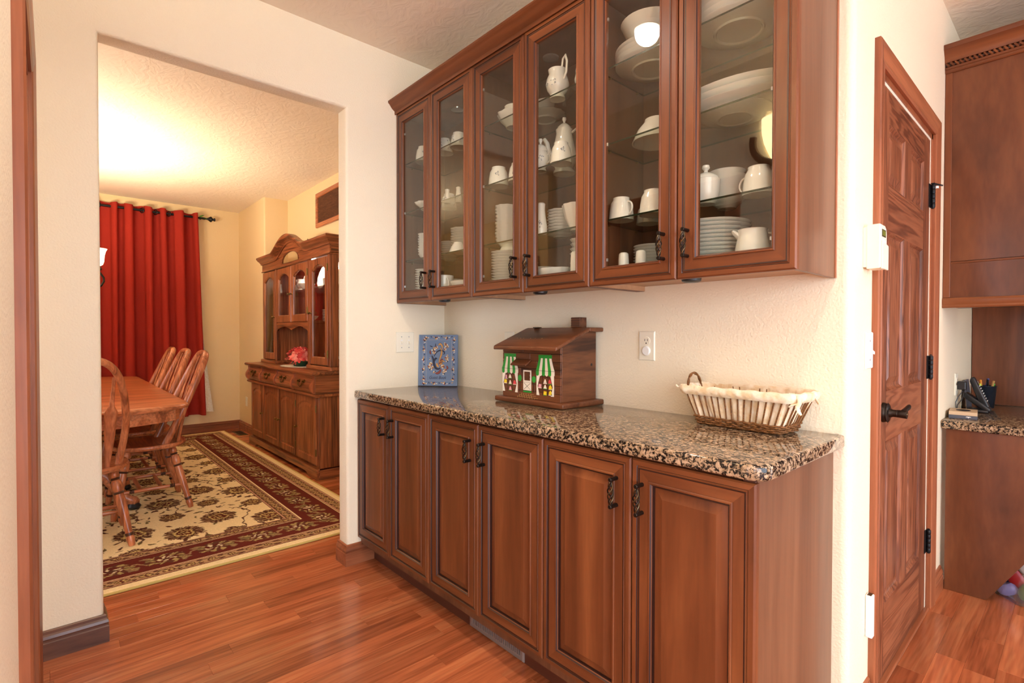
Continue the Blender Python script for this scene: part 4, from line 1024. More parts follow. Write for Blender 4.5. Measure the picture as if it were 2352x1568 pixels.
lamp('hutch_lamp', 'POINT', (-5.0, 1.88, 1.86), 4.5, WARM, .03); lamp('hutch_lamp', 'POINT', (-4.5, 1.88, 1.86), 1.2, WARM, .03)
# doily, bowl of silk flowers in the niche
g = G(); L = []
for r, z in ((.001, .8985), (.17, .8985), (.185, .8972)): L.append([(-5.12+r*1.5*math.cos(a)*(1+.03*math.cos(22*a)), 1.76+r*.62*math.sin(a)*(1+.03*math.cos(22*a)), z) for a in [2*PI*j/88 for j in range(88)]])
g.loft(L, 0, True, True); obj('lace_doily', g, ['doily'], label='white lace doily on the hutch shelf under the flowers', cat='doily')
g = G(); g.lathe([(.0, 0), (.075, 0), (.08, .008), (.105, .03), (.115, .042), (.108, .042), (.095, .03), (.0, .02)], 24, 0, (-5.09, 1.79, .9015), sy=.7); obj('flower_bowl', g, ['leaf_green'], smooth=True, label='shallow dark green bowl holding pink flowers', cat='bowl')
t = thing('flower_arrangement', 'bunch of coral pink silk flowers in the green bowl', 'flowers', (-5.09, 1.79, .925)); rf = random.Random(4)
for k in range(32):
    a = rf.uniform(0, 2*PI); e = rf.uniform(.1, 1.45); R = .150
    c = Vector((-5.09+R*1.15*math.cos(a)*math.cos(e), 1.79+R*.55*math.sin(a)*math.cos(e), .950+R*.78*math.sin(e))); nrm = (c-Vector((-5.09, 1.79, .92))).normalized()
    u = nrm.cross(Vector((0, 0, 1))); u = u.normalized() if u.length > .1 else Vector((1, 0, 0)); w = nrm.cross(u); g = G()
    for q in range(7):
        b = 2*PI*q/7; dr = u*math.cos(b)+w*math.sin(b); sd = nrm.cross(dr); Lp = rf.uniform(.040, .056)
        g.loft([[c+dr*s*Lp+nrm*(.016*s+.006*math.cos(s*4))+sd*h for h in (-h0, 0, h0)] for s, h0 in ((.05, .004), (.45, .015), (.8, .012), (1.05, .001))], q % 3, closed=False)
    obj('flower', g, [['petal_pink', 'petal_red', 'petal_pale'], ['petal_red', 'petal_pink', 'petal_red'], ['petal_pale', 'petal_pink', 'petal_red']][k % 3], t)
for k in range(5):
    x = -5.09+rf.uniform(-.15, .15); g = G(); y = 1.70+rf.uniform(-.0, .03)
    g.loft([[(x+s*.05*(1 if k % 2 else -1)+h, y-.02*s, .950-.03*s) for h in (-h0, h0)] for s, h0 in ((0, .003), (.5, .012), (1, .002))], 0, closed=False); obj('petal_leaf', g, ['petal_red'], t)
# ------------------------------------------------------------------ china: lathe profiles
PLATE = [(0, .004), (.055, .004), (.058, 0), (.062, .0), (.064, .005), (.080, .010), (.112, .015), (.115, .017), (.111, .0185), (.080, .0135), (.062, .008), (0, .008)]
SAUCER = [(0, .003), (.032, .003), (.034, 0), (.038, 0), (.040, .005), (.058, .011), (.070, .016), (.071, .018), (.067, .0175), (.045, .009), (0, .007)]
BOWL = [(0, .004), (.030, .004), (.032, 0), (.036, 0), (.038, .006), (.058, .022), (.070, .040), (.074, .046), (.070, .046), (.055, .025), (.034, .010), (0, .008)]
CUP = [(0, .003), (.022, .003), (.024, 0), (.028, 0), (.028, .006), (.036, .018), (.040, .040), (.0425, .066), (.043, .068), (.041, .068), (.038, .040), (.033, .018), (0, .010)]
def flip(p): h = max(z for r, z in p); return [(r, h-z) for r, z in p][::-1]
CM = {}
def china_mesh(key, prof, n=28, scal=None, handle=None, extra=None, mats=('china',), s=1.0, sxy=(1, 1)):
    if key in CM: return CM[key]
    g = G(); g.lathe([(r*s, z*s) for r, z in prof], n, 0, (0,0,0), sxy[0], sxy[1], scal)
    if handle: g.tube(handle[0], handle[1], 8, 0, flat=(1, .7))
    if extra: extra(g)
    o = obj('proto', g, list(mats), org=(0,0,0), smooth=45); CM[key] = o.data; bpy.data.objects.remove(o); return CM[key]
def dish(name, key, loc, rz, label, cat, group=None):
    o = bpy.data.objects.new(name, CM[key]); COL.objects.link(o); o.location = loc; o.rotation_euler = (0, 0, rz); ORG[o.name] = Vector((0,0,0)); return tag(o, label, cat, group)
def buds(r, zc, seed, spread=.9, n=9):
    def f(g):
        rr_ = random.Random(seed)
        for c0 in (-.9, 1.2, 3.0, 4.6):
            for k in range(n):
                a = c0+rr_.uniform(-.3, .3)*spread; z = zc+rr_.uniform(-.011, .011); q = rr_.uniform(.0014, .0026); R = r(z)+.0004
                ca, sa = math.cos(a), math.sin(a)
                g.poly([(R*ca-sa*q*math.cos(b), R*sa+ca*q*math.cos(b), z+q*math.sin(b)) for b in (0, 1.05, 2.1, 3.14, 4.2, 5.2)], 1)
    return f
def ear(r, z0, z1, out, n=9, r1=None):
    P = []
    for k in range(n+1):
        a = -PI/2+PI*k/n; P.append(((r if r1 is None else r+(r1-r)*k/n)+out*math.cos(a), 0, (z0+z1)/2+(z1-z0)/2*math.sin(a)))
    return (P, .0035)
china_mesh('plate', PLATE, 40); china_mesh('splate', PLATE, 48, (12, .035)); china_mesh('saucer', SAUCER, 28); china_mesh('ssaucer', SAUCER, 48, (10, .04))
china_mesh('bowl', BOWL, 28); china_mesh('sbowl', BOWL, 48, (10, .04)); china_mesh('bowl_up', flip(BOWL), 28); china_mesh('bigbowl', BOWL, 32, s=1.5)
china_mesh('cup', CUP, 24, handle=ear(.038, .016, .056, .024)); china_mesh('cup_up', flip(CUP), 24, handle=ear(.036, .012, .052, .024))
fl = lambda z: .0425-.010*(z/.068)**2
china_mesh('fcup_up', flip(CUP), 24, handle=ear(.036, .012, .052, .024), extra=buds(fl, .034, 1), mats=('china', 'china_blue'))
china_mesh('fcup', CUP, 24, handle=ear(.038, .016, .056, .024), extra=buds(lambda z: .040, .045, 2), mats=('china', 'china_blue'))
china_mesh('shaker', [(0, 0), (.019, 0), (.020, .004), (.0185, .06), (.017, .082), (.012, .087), (0, .088)], 18)
china_mesh('vase', [(0, 0), (.021, 0), (.023, .006), (.0235, .03), (.018, .06), (.015, .085), (.0165, .105), (.012, .109), (0, .109)], 18, extra=buds(lambda z: .0235, .035, 3), mats=('china', 'china_blue'))
def lid(r, z):
    def f(g): g.lathe([(r, z), (r*.95, z+.008), (r*.5, z+.020), (r*.16, z+.025), (r*.14, z+.030), (r*.30, z+.038), (r*.26, z+.046), (0, z+.048)], 24)
    return f
china_mesh('sugar', [(0, .002), (.026, .002), (.028, 0), (.030, .004), (.038, .016), (.042, .045), (.044, .074), (.040, .076)], 24, extra=lid(.040, .075))
def fsug(g):
    lid(.030, .085)(g); buds(lambda z: .0385, .045, 5)(g)
    for sg in (1, -1): g.tube([(sg*.034, 0, .06), (sg*.05, 0, .072), (sg*.056, 0, .055), (sg*.046, 0, .035), (sg*.036, 0, .03)], .003, 7)
china_mesh('fsugar', [(0, .002), (.024, .002), (.027, 0), (.027, .004), (.022, .014), (.034, .030), (.038, .048), (.034, .070), (.028, .080), (.031, .086), (.029, .087)], 24, extra=fsug, mats=('china', 'china_blue'))
def spout(g, R, z0, z1, out):
    g.tube([(-R*.8, 0, z0), (-R-out*.4, 0, z0+.012), (-R-out*.7, 0, z1-.02), (-R-out, 0, z1)], [.015, .012, .009, .007], 8)
china_mesh('creamer', [(0, .002), (.030, .002), (.032, 0), (.034, .004), (.042, .02), (.044, .045), (.038, .075), (.036, .092), (.038, .096), (.035, .096), (.035, .075), (.040, .045), (0, .02)], 24, handle=ear(.038, .025, .085, .030), extra=lambda g: g.tube([(-.030, 0, .076), (-.046, 0, .092), (-.050, 0, .097)], [.016, .011, .006], 8, flat=(1, .6)))
def fpit(g):
    buds(lambda z: .047-.0, .05, 6)(g); spout(g, .034, .08, .108, .02)
china_mesh('pitcher', [(0, .002), (.028, .002), (.031, 0), (.031, .006), (.026, .016), (.040, .034), (.0465, .055), (.042, .078), (.034, .094), (.037, .112), (.034, .112), (.031, .094), (.038, .078), (0, .03)], 26, handle=([(.030, 0, .108), (.038, 0, .140), (.056, 0, .146), (.066, 0, .120), (.062, 0, .080), (.045, 0, .062)], .0055), extra=fpit, mats=('china', 'china_blue'))
def fpot(g): buds(lambda z: .0455, .06, 7, n=14)(g); spout(g, .040, .05, .15, .04); lid(.026, .172)(g)
china_mesh('coffeepot', [(0, .002), (.036, .002), (.040, 0), (.040, .008), (.032, .018), (.043, .045), (.045, .07), (.036, .12), (.029, .155), (.031, .170), (.027, .172)], 26, handle=([(.030, 0, .155), (.055, 0, .172), (.074, 0, .15), (.070, 0, .10), (.055, 0, .065), (.040, 0, .055)], .006), extra=fpot, mats=('china', 'china_blue'))
china_mesh('platter', PLATE, 40, s=1.06, sxy=(1.62, 1.05)); china_mesh('splatter', PLATE, 56, (14, .03), s=1.0, sxy=(1.25, 1.0)); china_mesh('ovalbowl', BOWL, 36, (12, .03), s=.95, sxy=(1.35, .8))
SH = [FLOOR_IN]+SHELF
def stack(key, n, pitch, x, y, z, s, name, label, cat, group):
    """n pieces of one dish; s scales the mesh"""
    ORD = ['topmost', 'second from top', 'third from top', 'fourth from top', 'fifth from top', 'sixth from top', 'seventh from top', 'eighth from top', 'ninth from top', 'tenth from top', 'eleventh from top', 'twelfth from top', 'thirteenth from top']
    for k in range(n):
        lab = label+', '+('lowest' if k == 0 else ORD[n-1-k])
        o = dish(name, key, (x+.001*math.sin(k*2.1), y+.001*math.cos(k*1.7), z+.0005+k*pitch), 0, lab, cat, group); o.scale = (s, s, s)
E_ = .0005
# right cabinet: plain white
for x in (-1.098, -1.026): dish('salt_shaker', 'shaker', (x, 1.51, SH[0]+E_), 0, 'plain white shaker on the cabinet floor, %s of the pair' % ('left' if x < -1.05 else 'right'), 'shaker', 'plain white shakers')
stack('saucer', 11, .0105, -1.07, 1.645, SH[0], .95, 'saucer', 'plain white saucer stacked behind the pair of shakers', 'saucer', 'saucers behind the shakers')
stack('plate', 12, .0125, -.818, 1.60, SH[0], 1.02, 'dinner_plate', 'plain white dinner plate in the stack beside the white creamer', 'plate', 'dinner plates beside the creamer')
dish('creamer', 'creamer', (-.655, 1.525, SH[0]+E_), .35, 'plain white creamer beside the stacked dinner plates', 'creamer').scale = (1.08,)*3
dish('teacup', 'cup_up', (-1.120, 1.525, SH[1]+E_), -.3, 'plain white cup upside down, leftmost on its glass shelf', 'cup').scale = (1.05, 1.05, 1.18)
dish('teacup', 'cup_up', (-1.085, 1.64, SH[1]+E_), -.6, 'small plain white cup tucked behind two upturned cups', 'cup')
dish('teacup', 'cup_up', (-.993, 1.53, SH[1]+E_), .3, 'plain white cup upside down beside the door stile of the right cabinet', 'cup').scale = (1.08, 1.08, 1.22)
dish('sugar_bowl', 'sugar', (-.803, 1.53, SH[1]+E_), 0, 'plain white lidded sugar bowl on the lowest glass shelf', 'sugar bowl')
stack('bowl', 6, .0165, -.785, 1.635, SH[1], .78, 'cereal_bowl', 'plain white bowl in the stack behind the lidded sugar bowl', 'bowl', 'bowls behind the sugar bowl')
dish('teacup', 'cup_up', (-.645, 1.54, SH[1]+E_), PI-.2, 'plain white cup upside down at the right end of the lowest glass shelf', 'cup').scale = (1.05, 1.05, 1.2)
o = dish('soup_bowl', 'bowl_up', (-1.015, 1.585, SH[2]+E_), 0, 'plain white soup bowl upside down alone on the middle shelf', 'bowl'); o.scale = (1.15, 1.15, 1.7)
for k in range(3): dish('oval_platter', 'platter', (-.745, 1.595, SH[2]+.018+k*.020), 0, 'large plain white platter on the middle shelf, %s of the stack' % ('lowest', 'middle', 'topmost')[k], 'platter', 'stacked plain platters')
for k in range(1): dish('serving_bowl', 'bigbowl', (-.745, 1.60, SH[2]+E_), 0, 'white serving bowl under the stacked platters', 'bowl').scale = (1, 1, .24)
stack('plate', 4, .016, -1.045, 1.60, SH[3], 1.12, 'large_plate', 'large plain white plate on the top shelf under a serving bowl', 'plate', 'plates under the top serving bowl')
dish('serving_bowl', 'bigbowl', (-1.055, 1.60, SH[3]+.0135+.068), 0, 'white serving bowl on the plates of the top shelf', 'bowl').scale = (.92, .92, 1.25)
stack('plate', 6, .017, -.735, 1.60, SH[3], 1.16, 'charger_plate', 'large plain white plate in the top right stack above the platters', 'plate', 'top right plate stack')
# middle cabinet: floral
stack('ssaucer', 14, .0125, -1.815, 1.58, SH[0], .96, 'dessert_plate', 'scalloped floral dessert plate at the bottom left of the middle cabinet', 'plate', 'scalloped dessert plates')
dish('gravy_bowl', 'bowl_up', (-1.80, 1.585, SH[0]+.0005+14*.0125+.008), 0, 'white bowl upside down on the scalloped dessert plates', 'bowl').scale = (.6, .6, .7)
stack('sbowl', 11, .0155, -1.815, 1.585, SH[1], .72, 'fruit_bowl', 'scalloped white fruit bowl in the tall stack on the lowest shelf', 'bowl', 'tall fruit bowl stack')
dish('teacup', 'fcup_up', (-1.80, 1.525, SH[2]+E_), 2.5, 'floral cup upside down, leftmost on the middle shelf', 'cup').scale = (1.12, 1.12, 1.25)
dish('teacup', 'fcup_up', (-1.69, 1.545, SH[2]+E_), .4, 'floral cup upside down half hidden by the door stile', 'cup').scale = (1.05, 1.05, 1.2)
o = dish('vegetable_bowl', 'sbowl', (-1.755, 1.58, SH[3]+E_), 0, 'scalloped white bowl holding a floral cup on the top shelf', 'bowl'); o.scale = (1.05, 1.05, 1.3)
dish('teacup', 'fcup', (-1.755, 1.58, SH[3]+.024), .5, 'floral cup standing inside the scalloped bowl', 'cup').scale = (1.05,)*3
stack('saucer', 8, .0115, -1.64, 1.655, SH[0], .9, 'saucer', 'grey white saucer at the back of the middle cabinet floor', 'saucer', 'saucers at the back of the middle cabinet')
dish('oval_dish', 'ovalbowl', (-1.455, 1.515, SH[0]+E_), 0, 'shallow oval floral dish at the front of the cabinet floor', 'dish').scale = (.95, .95, 1.45)
stack('sbowl', 9, .019, -1.365, 1.60, SH[0], .66, 'fruit_bowl', 'small scalloped bowl in the stack behind the narrow shaker', 'bowl', 'small scalloped bowls on the cabinet floor')
dish('pepper_shaker', 'shaker', (-1.322, 1.505, SH[0]+E_), 0, 'tall white shaker before the small scalloped bowls', 'shaker').scale = (.9, .9, 1.35)
dish('bud_vase', 'vase', (-1.505, 1.505, SH[1]+E_), 0, 'slim floral vase beside a stack of plates', 'vase').scale = (1.05, 1.05, 1.22)
stack('ssaucer', 9, .0125, -1.49, 1.605, SH[1], .78, 'saucer', 'scalloped floral saucer stacked behind the slim vase', 'saucer', 'saucers behind the slim vase')
dish('soup_tureen', 'sbowl', (-1.345, 1.55, SH[1]+E_), 0, 'flared white bowl at the right of the lowest shelf, middle cabinet', 'bowl').scale = (.85, .85, 2.2)
dish('sugar_bowl', 'fsugar', (-1.520, 1.515, SH[2]+E_), .2, 'floral lidded sugar bowl beside the coffee pot', 'sugar bowl').scale = (.95, .95, 1.03)
dish('coffee_pot', 'coffeepot', (-1.475, 1.61, SH[2]+E_), .35, 'tall floral coffee pot with a long handle', 'coffee pot').scale = (1.15, 1.15, 1.08)
dish('teacup', 'fcup_up', (-1.395, 1.505, SH[2]+E_), 2.7, 'floral cup upside down in front of the coffee pot', 'cup').scale = (1, 1, 1.2)
dish('teacup', 'fcup_up', (-1.312, 1.57, SH[2]+E_), 3.0, 'floral cup stacked high at the right of the middle shelf', 'cup').scale = (1.05, 1.05, 1.75)
dish('milk_pitcher', 'pitcher', (-1.425, 1.515, SH[3]+E_), -.25, 'floral pitcher with a high looped handle on the top shelf', 'pitcher').scale = (1.02,)*3
dish('cream_pitcher', 'pitcher', (-1.315, 1.56, SH[3]+E_), 2.9, 'second floral pitcher half hidden at the right of the top shelf', 'pitcher').scale = (.98,)*3
dish('serving_platter', 'splatter', (-1.60, 1.625, SH[3]+E_), 0, 'wide scalloped white platter at the back of the top shelf', 'platter').scale = (.62, .74, 1.3)
dish('teacup', 'cup', (-1.60, 1.625, SH[3]+.013), 2.6, 'white cup standing on the wide scalloped platter', 'cup')
# left cabinet
dish('teacup', 'fcup_up', (-2.435, 1.525, SH[3]+E_), PI-.3, 'white cup with its handle left, alone on the top left shelf', 'cup').scale = (1.05, 1.05, 1.2)
dish('saucer', 'ssaucer', (-2.40, 1.53, SH[2]+.001), 0, 'single scalloped saucer on the middle left shelf', 'saucer').scale = (1, 1, 2)
stack('bowl', 9, .0135, -2.415, 1.53, SH[1], .64, 'cereal_bowl', 'white bowl in the stack on the lowest left shelf', 'bowl', 'bowls behind the leftmost door')
stack('saucer', 12, .0125, -2.435, 1.535, SH[0], .80, 'saucer', 'white saucer stacked behind the leftmost door', 'saucer', 'saucers behind the leftmost door')
dish('teacup', 'fcup_up', (-2.24, 1.53, SH[3]+E_), -.2, 'floral cup upside down, left of three on the top shelf', 'cup').scale = (1.05, 1.05, 1.05)
dish('teacup', 'fcup_up', (-2.125, 1.535, SH[3]+E_), -.5, 'floral cup upside down, middle of three on the top shelf', 'cup').scale = (1, 1, 1.05)
dish('teacup', 'fcup_up', (-2.03, 1.56, SH[3]+E_), 2.2, 'floral cup upside down, right of three on the top shelf', 'cup').scale = (1.1, 1.1, 1.6)
dish('teacup', 'fcup_up', (-2.30, 1.60, SH[2]+E_), 0, 'floral cup upside down behind the small vase', 'cup').scale = (1, 1, 1.15)
dish('bud_vase', 'vase', (-2.21, 1.525, SH[2]+E_), 0, 'small white vase before an upturned cup, middle left shelf', 'vase').scale = (.75, .75, .68)
dish('bud_vase', 'vase', (-2.16, 1.56, SH[2]+E_), 0, 'small white vase beside the tall bowl stack', 'vase').scale = (.75, .75, .75)
stack('bowl', 9, .0165, -2.09, 1.625, SH[2], .6, 'fruit_bowl', 'white bowl in the tall stack on the middle left shelf', 'bowl', 'bowls on the middle left shelf')
stack('ssaucer', 10, .0135, -2.17, 1.60, SH[1], .95, 'dessert_plate', 'scalloped plate stacked on the lowest shelf of the left cabinet', 'plate', 'scalloped plates in the left cabinet')
dish('gravy_bowl', 'bowl_up', (-2.10, 1.515, SH[1]+E_), 0, 'small floral bowl upside down before the scalloped plates', 'bowl').scale = (.62, .62, 1.1)
stack('saucer', 9, .0115, -2.375, 1.655, SH[1], .7, 'saucer', 'white saucer in the stack behind the second door', 'saucer', 'saucers behind the second door')
dish('coffee_mug', 'fcup', (-2.215, 1.51, SH[0]+E_), -.3, 'floral mug standing upright on the cabinet floor', 'mug').scale = (1.15, 1.15, 1.45)
stack('plate', 7, .013, -2.315, 1.625, SH[0], .76, 'dinner_plate', 'white dinner plate stacked behind the floral mug', 'plate', 'plates behind the floral mug')
stack('saucer', 7, .0125, -2.075, 1.61, SH[0], .80, 'saucer', 'white saucer stacked at the right of the left cabinet floor', 'saucer', 'saucers right of the mug')
dish('oval_dish', 'ovalbowl', (-2.055, 1.505, SH[0]+E_), 0, 'low oval floral dish in front of the left cabinet plates', 'dish').scale = (.85, .85, 1.35)
# china in the hutch
stack('plate', 10, .011, -4.50, 1.88, 1.312, .85, 'glass_plate', 'plate in the stack behind the right glass door of the hutch', 'plate', 'plates behind the right hutch door')
dish('teapot', 'coffeepot', (-4.46, 1.90, 1.642), 2.2, 'white teapot on the top right shelf of the hutch', 'teapot').scale = (1.1, 1.1, .75)
dish('teacup', 'cup', (-4.58, 1.86, 1.642), .4, 'white cup beside the teapot in the hutch', 'cup')
stack('saucer', 6, .012, -4.40, 1.90, .932, .9, 'saucer', 'white saucer stacked on the floor of the hutch', 'saucer', 'saucers on the hutch floor')
dish('coffee_mug', 'cup', (-4.50, 1.84, .9325), 0, 'white mug on the floor of the hutch beside saucers', 'mug').scale = (.95, .95, 1.6)
o = dish('display_plate', 'splate', (-4.98, 1.985, 1.76), 0, 'large plate standing on edge behind the third hutch door', 'plate'); o.rotation_euler = (1.36, 0, 0)
dish('teacup', 'cup', (-5.32, 1.86, 1.3375), .4, 'white cup low behind the second hutch door', 'cup')
dish('gravy_boat', 'sbowl', (-5.0, 1.86, 1.3375), .4, 'white fluted bowl low behind the third hutch door', 'bowl')
dish('candle_vase', 'vase', (-5.88, 1.86, 1.642), .4, 'slim vase behind the leftmost hutch door', 'vase')

stack('plate', 5, .012, -5.44, 1.90, 1.6425, .8, 'hutch_plate', 'white plate on the upper shelf behind the second hutch door', 'plate', 'plates behind the second hutch door')
dish('display_bowl', 'bigbowl', (-5.08, 1.855, 1.6425), 0, 'large white bowl before the standing plate in the hutch', 'bowl').scale = (.8, .7, .8)
dish('milk_pitcher', 'pitcher', (-5.245, 1.86, 1.6425), .6, 'floral pitcher behind the third hutch door', 'pitcher')
t = thing('ivy_sprig', 'sprig of green silk ivy lying on top of the hutch', 'ivy', (-4.95, 1.80, 2.046))
for k in range(7):
    g = G(); x = -5.06+.035*k; y = 1.80+.015*math.sin(k*2); z = 2.047+.012*(k % 3)
    g.loft([[(x+.05*s*math.cos(k), y+.04*s*math.sin(k*1.7)+h, z+.03*math.sin(s*3)) for h in (-h0, h0)] for s, h0 in ((0, .003), (.4, .018), (.75, .013), (1, .002))], 0, closed=False); obj('leaf', g, ['leaf_green' if k % 2 else 'green_ivy'], t)

# ------------------------------------------------------------------ things on the granite worktop
CT = .9145
# guest book leaning across the corner
bt = thing('guest_book', 'blue guest book with painted scrolls leaning in the worktop corner', 'book', (-2.471, 1.654, CT), local=True)
bw, bh, bd = .222, .292, .018
bt.rotation_euler = (-.055, 0, math.atan2(.142, .160)); bt.location = (-2.470, 1.640, CT+.0005)
g = G(); g.box(-bw/2, bw/2, 0, .003, 0, bh); obj('front_cover', g, ['book_blue'], bt, bevel=.001)
g = G(); g.box(-bw/2, bw/2, bd-.003, bd, 0, bh); obj('back_cover', g, ['book_blue'], bt, bevel=.001)
g = G(); g.box(-bw/2+.004, bw/2-.004, .003, bd-.003, .004, bh-.004); obj('pages', g, ['pages'], bt)
g = G(); g.tube([(-bw/2, bd/2, 0), (-bw/2, bd/2, bh)], bd/2, 10); obj('spine', g, ['book_spine'], bt, smooth=True)
g = G(); FY = -.0006
def strip(g, pts, w, m, y=FY):     # painted line of varying width in the cover plane
    P = [Vector(p) for p in pts]; L = []
    for k, p in enumerate(P):
        t_ = (P[min(k+1, len(P)-1)]-P[max(k-1, 0)]).normalized(); nn = Vector((-t_.y, t_.x)); ww = w[k] if isinstance(w, (list, tuple)) else w
        L.append([(p.x-nn.x*ww, y, p.y-nn.y*ww), (p.x+nn.x*ww, y, p.y+nn.y*ww)])
    g.loft(L, m, closed=False)
def blob(g, x, z, r, m, y=FY-.0002, n=7, rz=0, sx=1.0):
    g.poly([(x+r*(math.cos(a)*sx*math.cos(rz)-math.sin(a)*math.sin(rz)), y, z+r*(math.cos(a)*sx*math.sin(rz)+math.sin(a)*math.cos(rz))) for a in [2*PI*j/n for j in range(n)]], m)
bx = lambda u: -bw/2+.012+(u-160)/(1180-160)*(bw-.012)*1.0      # book detail measured on a 1020 x 1370 grid
bz = lambda v: bh-(v-95)/(1475-95)*bh
for a, b, c_, d_ in ((300, 1020, 230, 1335),): strip(g, [(bx(a), bz(c_)), (bx(b), bz(c_)), (bx(b), bz(d_)), (bx(a), bz(d_)), (bx(a), bz(c_))], .0009, 0)
strip(g, [(bx(205), bz(130)), (bx(205), bz(1440))], .0006, 0)
def scroll(pts, w, m): # smooth scroll through control points
    P = [Vector((bx(u), bz(v))) for u, v in pts]; Q = []; n = 6
    for k in range(len(P)-1):
        p0, p1, p2, p3 = P[max(k-1, 0)], P[k], P[k+1], P[min(k+2, len(P)-1)]
        for j in range(n):
            t_ = j/n; Q.append(.5*((2*p1)+(p2-p0)*t_+(2*p0-5*p1+4*p2-p3)*t_*t_+(3*p1-p0-3*p2+p3)*t_**3))
    Q.append(P[-1]); N = len(Q); ws = [w*(.35+.65*math.sin(PI*min(1, (k+1)/N))) for k in range(N)]
    strip(g, Q, [q*1.35 for q in ws], 1, FY); strip(g, Q, ws, m, FY-.0003)
scroll([(640, 380), (690, 340), (740, 390), (760, 470)], .0046, 2); scroll([(700, 450), (735, 520), (730, 620), (690, 740), (660, 860)], .0045, 2)
scroll([(460, 660), (500, 760), (520, 880), (560, 980), (640, 1020), (710, 985)], .0052, 1); scroll([(520, 680), (590, 570), (680, 520), (790, 540), (815, 600), (780, 625)], .0030, 1)
scroll([(530, 820), (560, 740), (610, 740)], .0040, 1); scroll([(600, 860), (620, 930), (660, 960)], .0055, 2); scroll([(680, 830), (760, 800), (830, 830)], .0040, 2); scroll([(680, 920), (720, 870), (770, 850)], .0040, 2)
scroll([(720, 1020), (690, 1090), (620, 1135), (560, 1120)], .0056, 3); scroll([(660, 880), (720, 820), (760, 740)], .0060, 3); scroll([(415, 520), (410, 580), (440, 620)], .0034, 3); scroll([(880, 930), (910, 990), (880, 1020)], .0040, 3)
scroll([(400, 390), (440, 410), (480, 420)], .0020, 1); scroll([(560, 330), (560, 380), (540, 420)], .0018, 1)
rb = random.Random(2)
for u, v, s in ((500, 490, 1.25), (590, 440, .9), (520, 570, 1.0), (860, 380, 1.1), (830, 480, .9), (900, 410, .8), (880, 720, 1.1), (890, 790, .9), (430, 880, 1.0), (390, 950, 1.0), (430, 1010, 1.0), (480, 970, .8), (410, 745, .6), (770, 950, 1.2), (840, 1060, 1.1), (790, 1130, 1.0), (540, 1110, .9), (820, 330, .6), (900, 650, .5)):
    for q in range(5):
        a = 2*PI*q/5+u; blob(g, bx(u)+.0058*s*math.cos(a), bz(v)+.0058*s*math.sin(a), .0042*s, (2, 4, 3, 2, 4)[q] if (u+v) % 3 else (4, 1, 4, 2, 5)[q], n=8, rz=a, sx=1.25)
    blob(g, bx(u), bz(v), .0026*s, 1, FY-.0004)
for side in range(4):
    N = 17 if side % 2 else 12
    for k in range(N):
        s = (k+.5)/N
        u, v = ((250+880*s, 165+18*math.sin(s*20)), (1075+18*math.sin(s*24), 200+1130*s), (200+880*s, 1400+16*math.sin(s*18)), (240+15*math.sin(s*22)-18*s, 200+1130*s))[side]
        if k % 4 == 0:
            for q in range(4): a = 2*PI*q/4+k; blob(g, bx(u)+.0048*math.cos(a), bz(v)+.0048*math.sin(a), .0042, (2, 4, 3, 1)[(q+k) % 4], rz=a, sx=1.3)
        else: blob(g, bx(u), bz(v), .0026, (1, 4, 1, 2)[k % 4], rz=s*40, sx=2.2)
obj('cover_painting', g, ['book_line', 'book_dark', 'book_gold', 'book_rust', 'book_cream', 'book_blue'], bt, kind='stuff')
def text_mesh(body, size, shear=0.0, extrude=.0002):
    cu = bpy.data.curves.new('lettering', 'FONT'); cu.body = body; cu.size = size; cu.shear = shear; cu.extrude = extrude; cu.align_x = 'CENTER'
    o = bpy.data.objects.new('lettering', cu); COL.objects.link(o); bpy.context.view_layer.update()
    me = bpy.data.meshes.new_from_object(o.evaluated_get(bpy.context.evaluated_depsgraph_get())); bpy.data.objects.remove(o); me.materials.clear(); return me
me = text_mesh('Guest Book', .025, .35); me.materials.append(MATS['book_dark'])
o = bpy.data.objects.new('title_lettering', me); COL.objects.link(o); o.parent = bt; o.rotation_euler = (PI/2, 0, 0); o.location = (bx(625), -.0008, bz(1285)); o.scale = (.82, 1, 1)

# toy shop house bread box
hx0, hx1, hy0, hy1 = -1.750, -1.398, 1.509, 1.730; hz0 = CT+.022
bb = thing('bread_box', 'wooden bread box shaped like a little shop with striped awnings', 'bread box', (-1.58, 1.62, CT))
g = G(); g.box(hx0-.030, hx1+.034, hy0-.024, hy1+.014, CT, CT+.022); obj('base_board', g, ['shopfront_x'], bb, bevel=.006, segs=3, smooth=True)
zf, zk = 1.168, 1.222; fl_y = 1.655
def roofz(y): return zf-.004+(y-hy0)/(fl_y-hy0)*(zk-zf) if y < fl_y else zk
side = [(hy0+.008, hz0), (hy1, hz0), (hy1, zk), (fl_y, zk), (hy0+.008, roofz(hy0))]
for x in (hx0, hx1-.016):
    g = G(); g.prism(side, 'x', x, x+.016); obj('side_wall', g, ['pine_y'], bb, bevel=.002)
g = G(); g.box(hx0+.016, hx1-.016, hy1-.012, hy1, hz0, zk); obj('back_wall', g, ['pine_x'], bb)
# front boarded with planks
rows = 7; ph = (roofz(hy0)-hz0)/rows; rp = random.Random(9)
for k in range(rows):
    cuts = [hx0, hx0+(hx1-hx0)*(.30+.4*((k*37) % 10)/10), hx1]
    if k % 2: cuts.insert(2, min(hx1-.03, cuts[1]+.12))
    for a, b in zip(cuts[:-1], cuts[1:]):
        g = G(); g.box(a+.0006, b-.0006, hy0, hy0+.012, hz0+k*ph+.0006, hz0+(k+1)*ph-.0006); obj('board', g, ['shopfront_x'], bb, bevel=.001, segs=1)
g = G(); g.box(hx0+.002, hx1-.002, hy0+.004, hy0+.013, hz0, roofz(hy0)-.002); obj('front_backing', g, ['gap_dark'], bb)
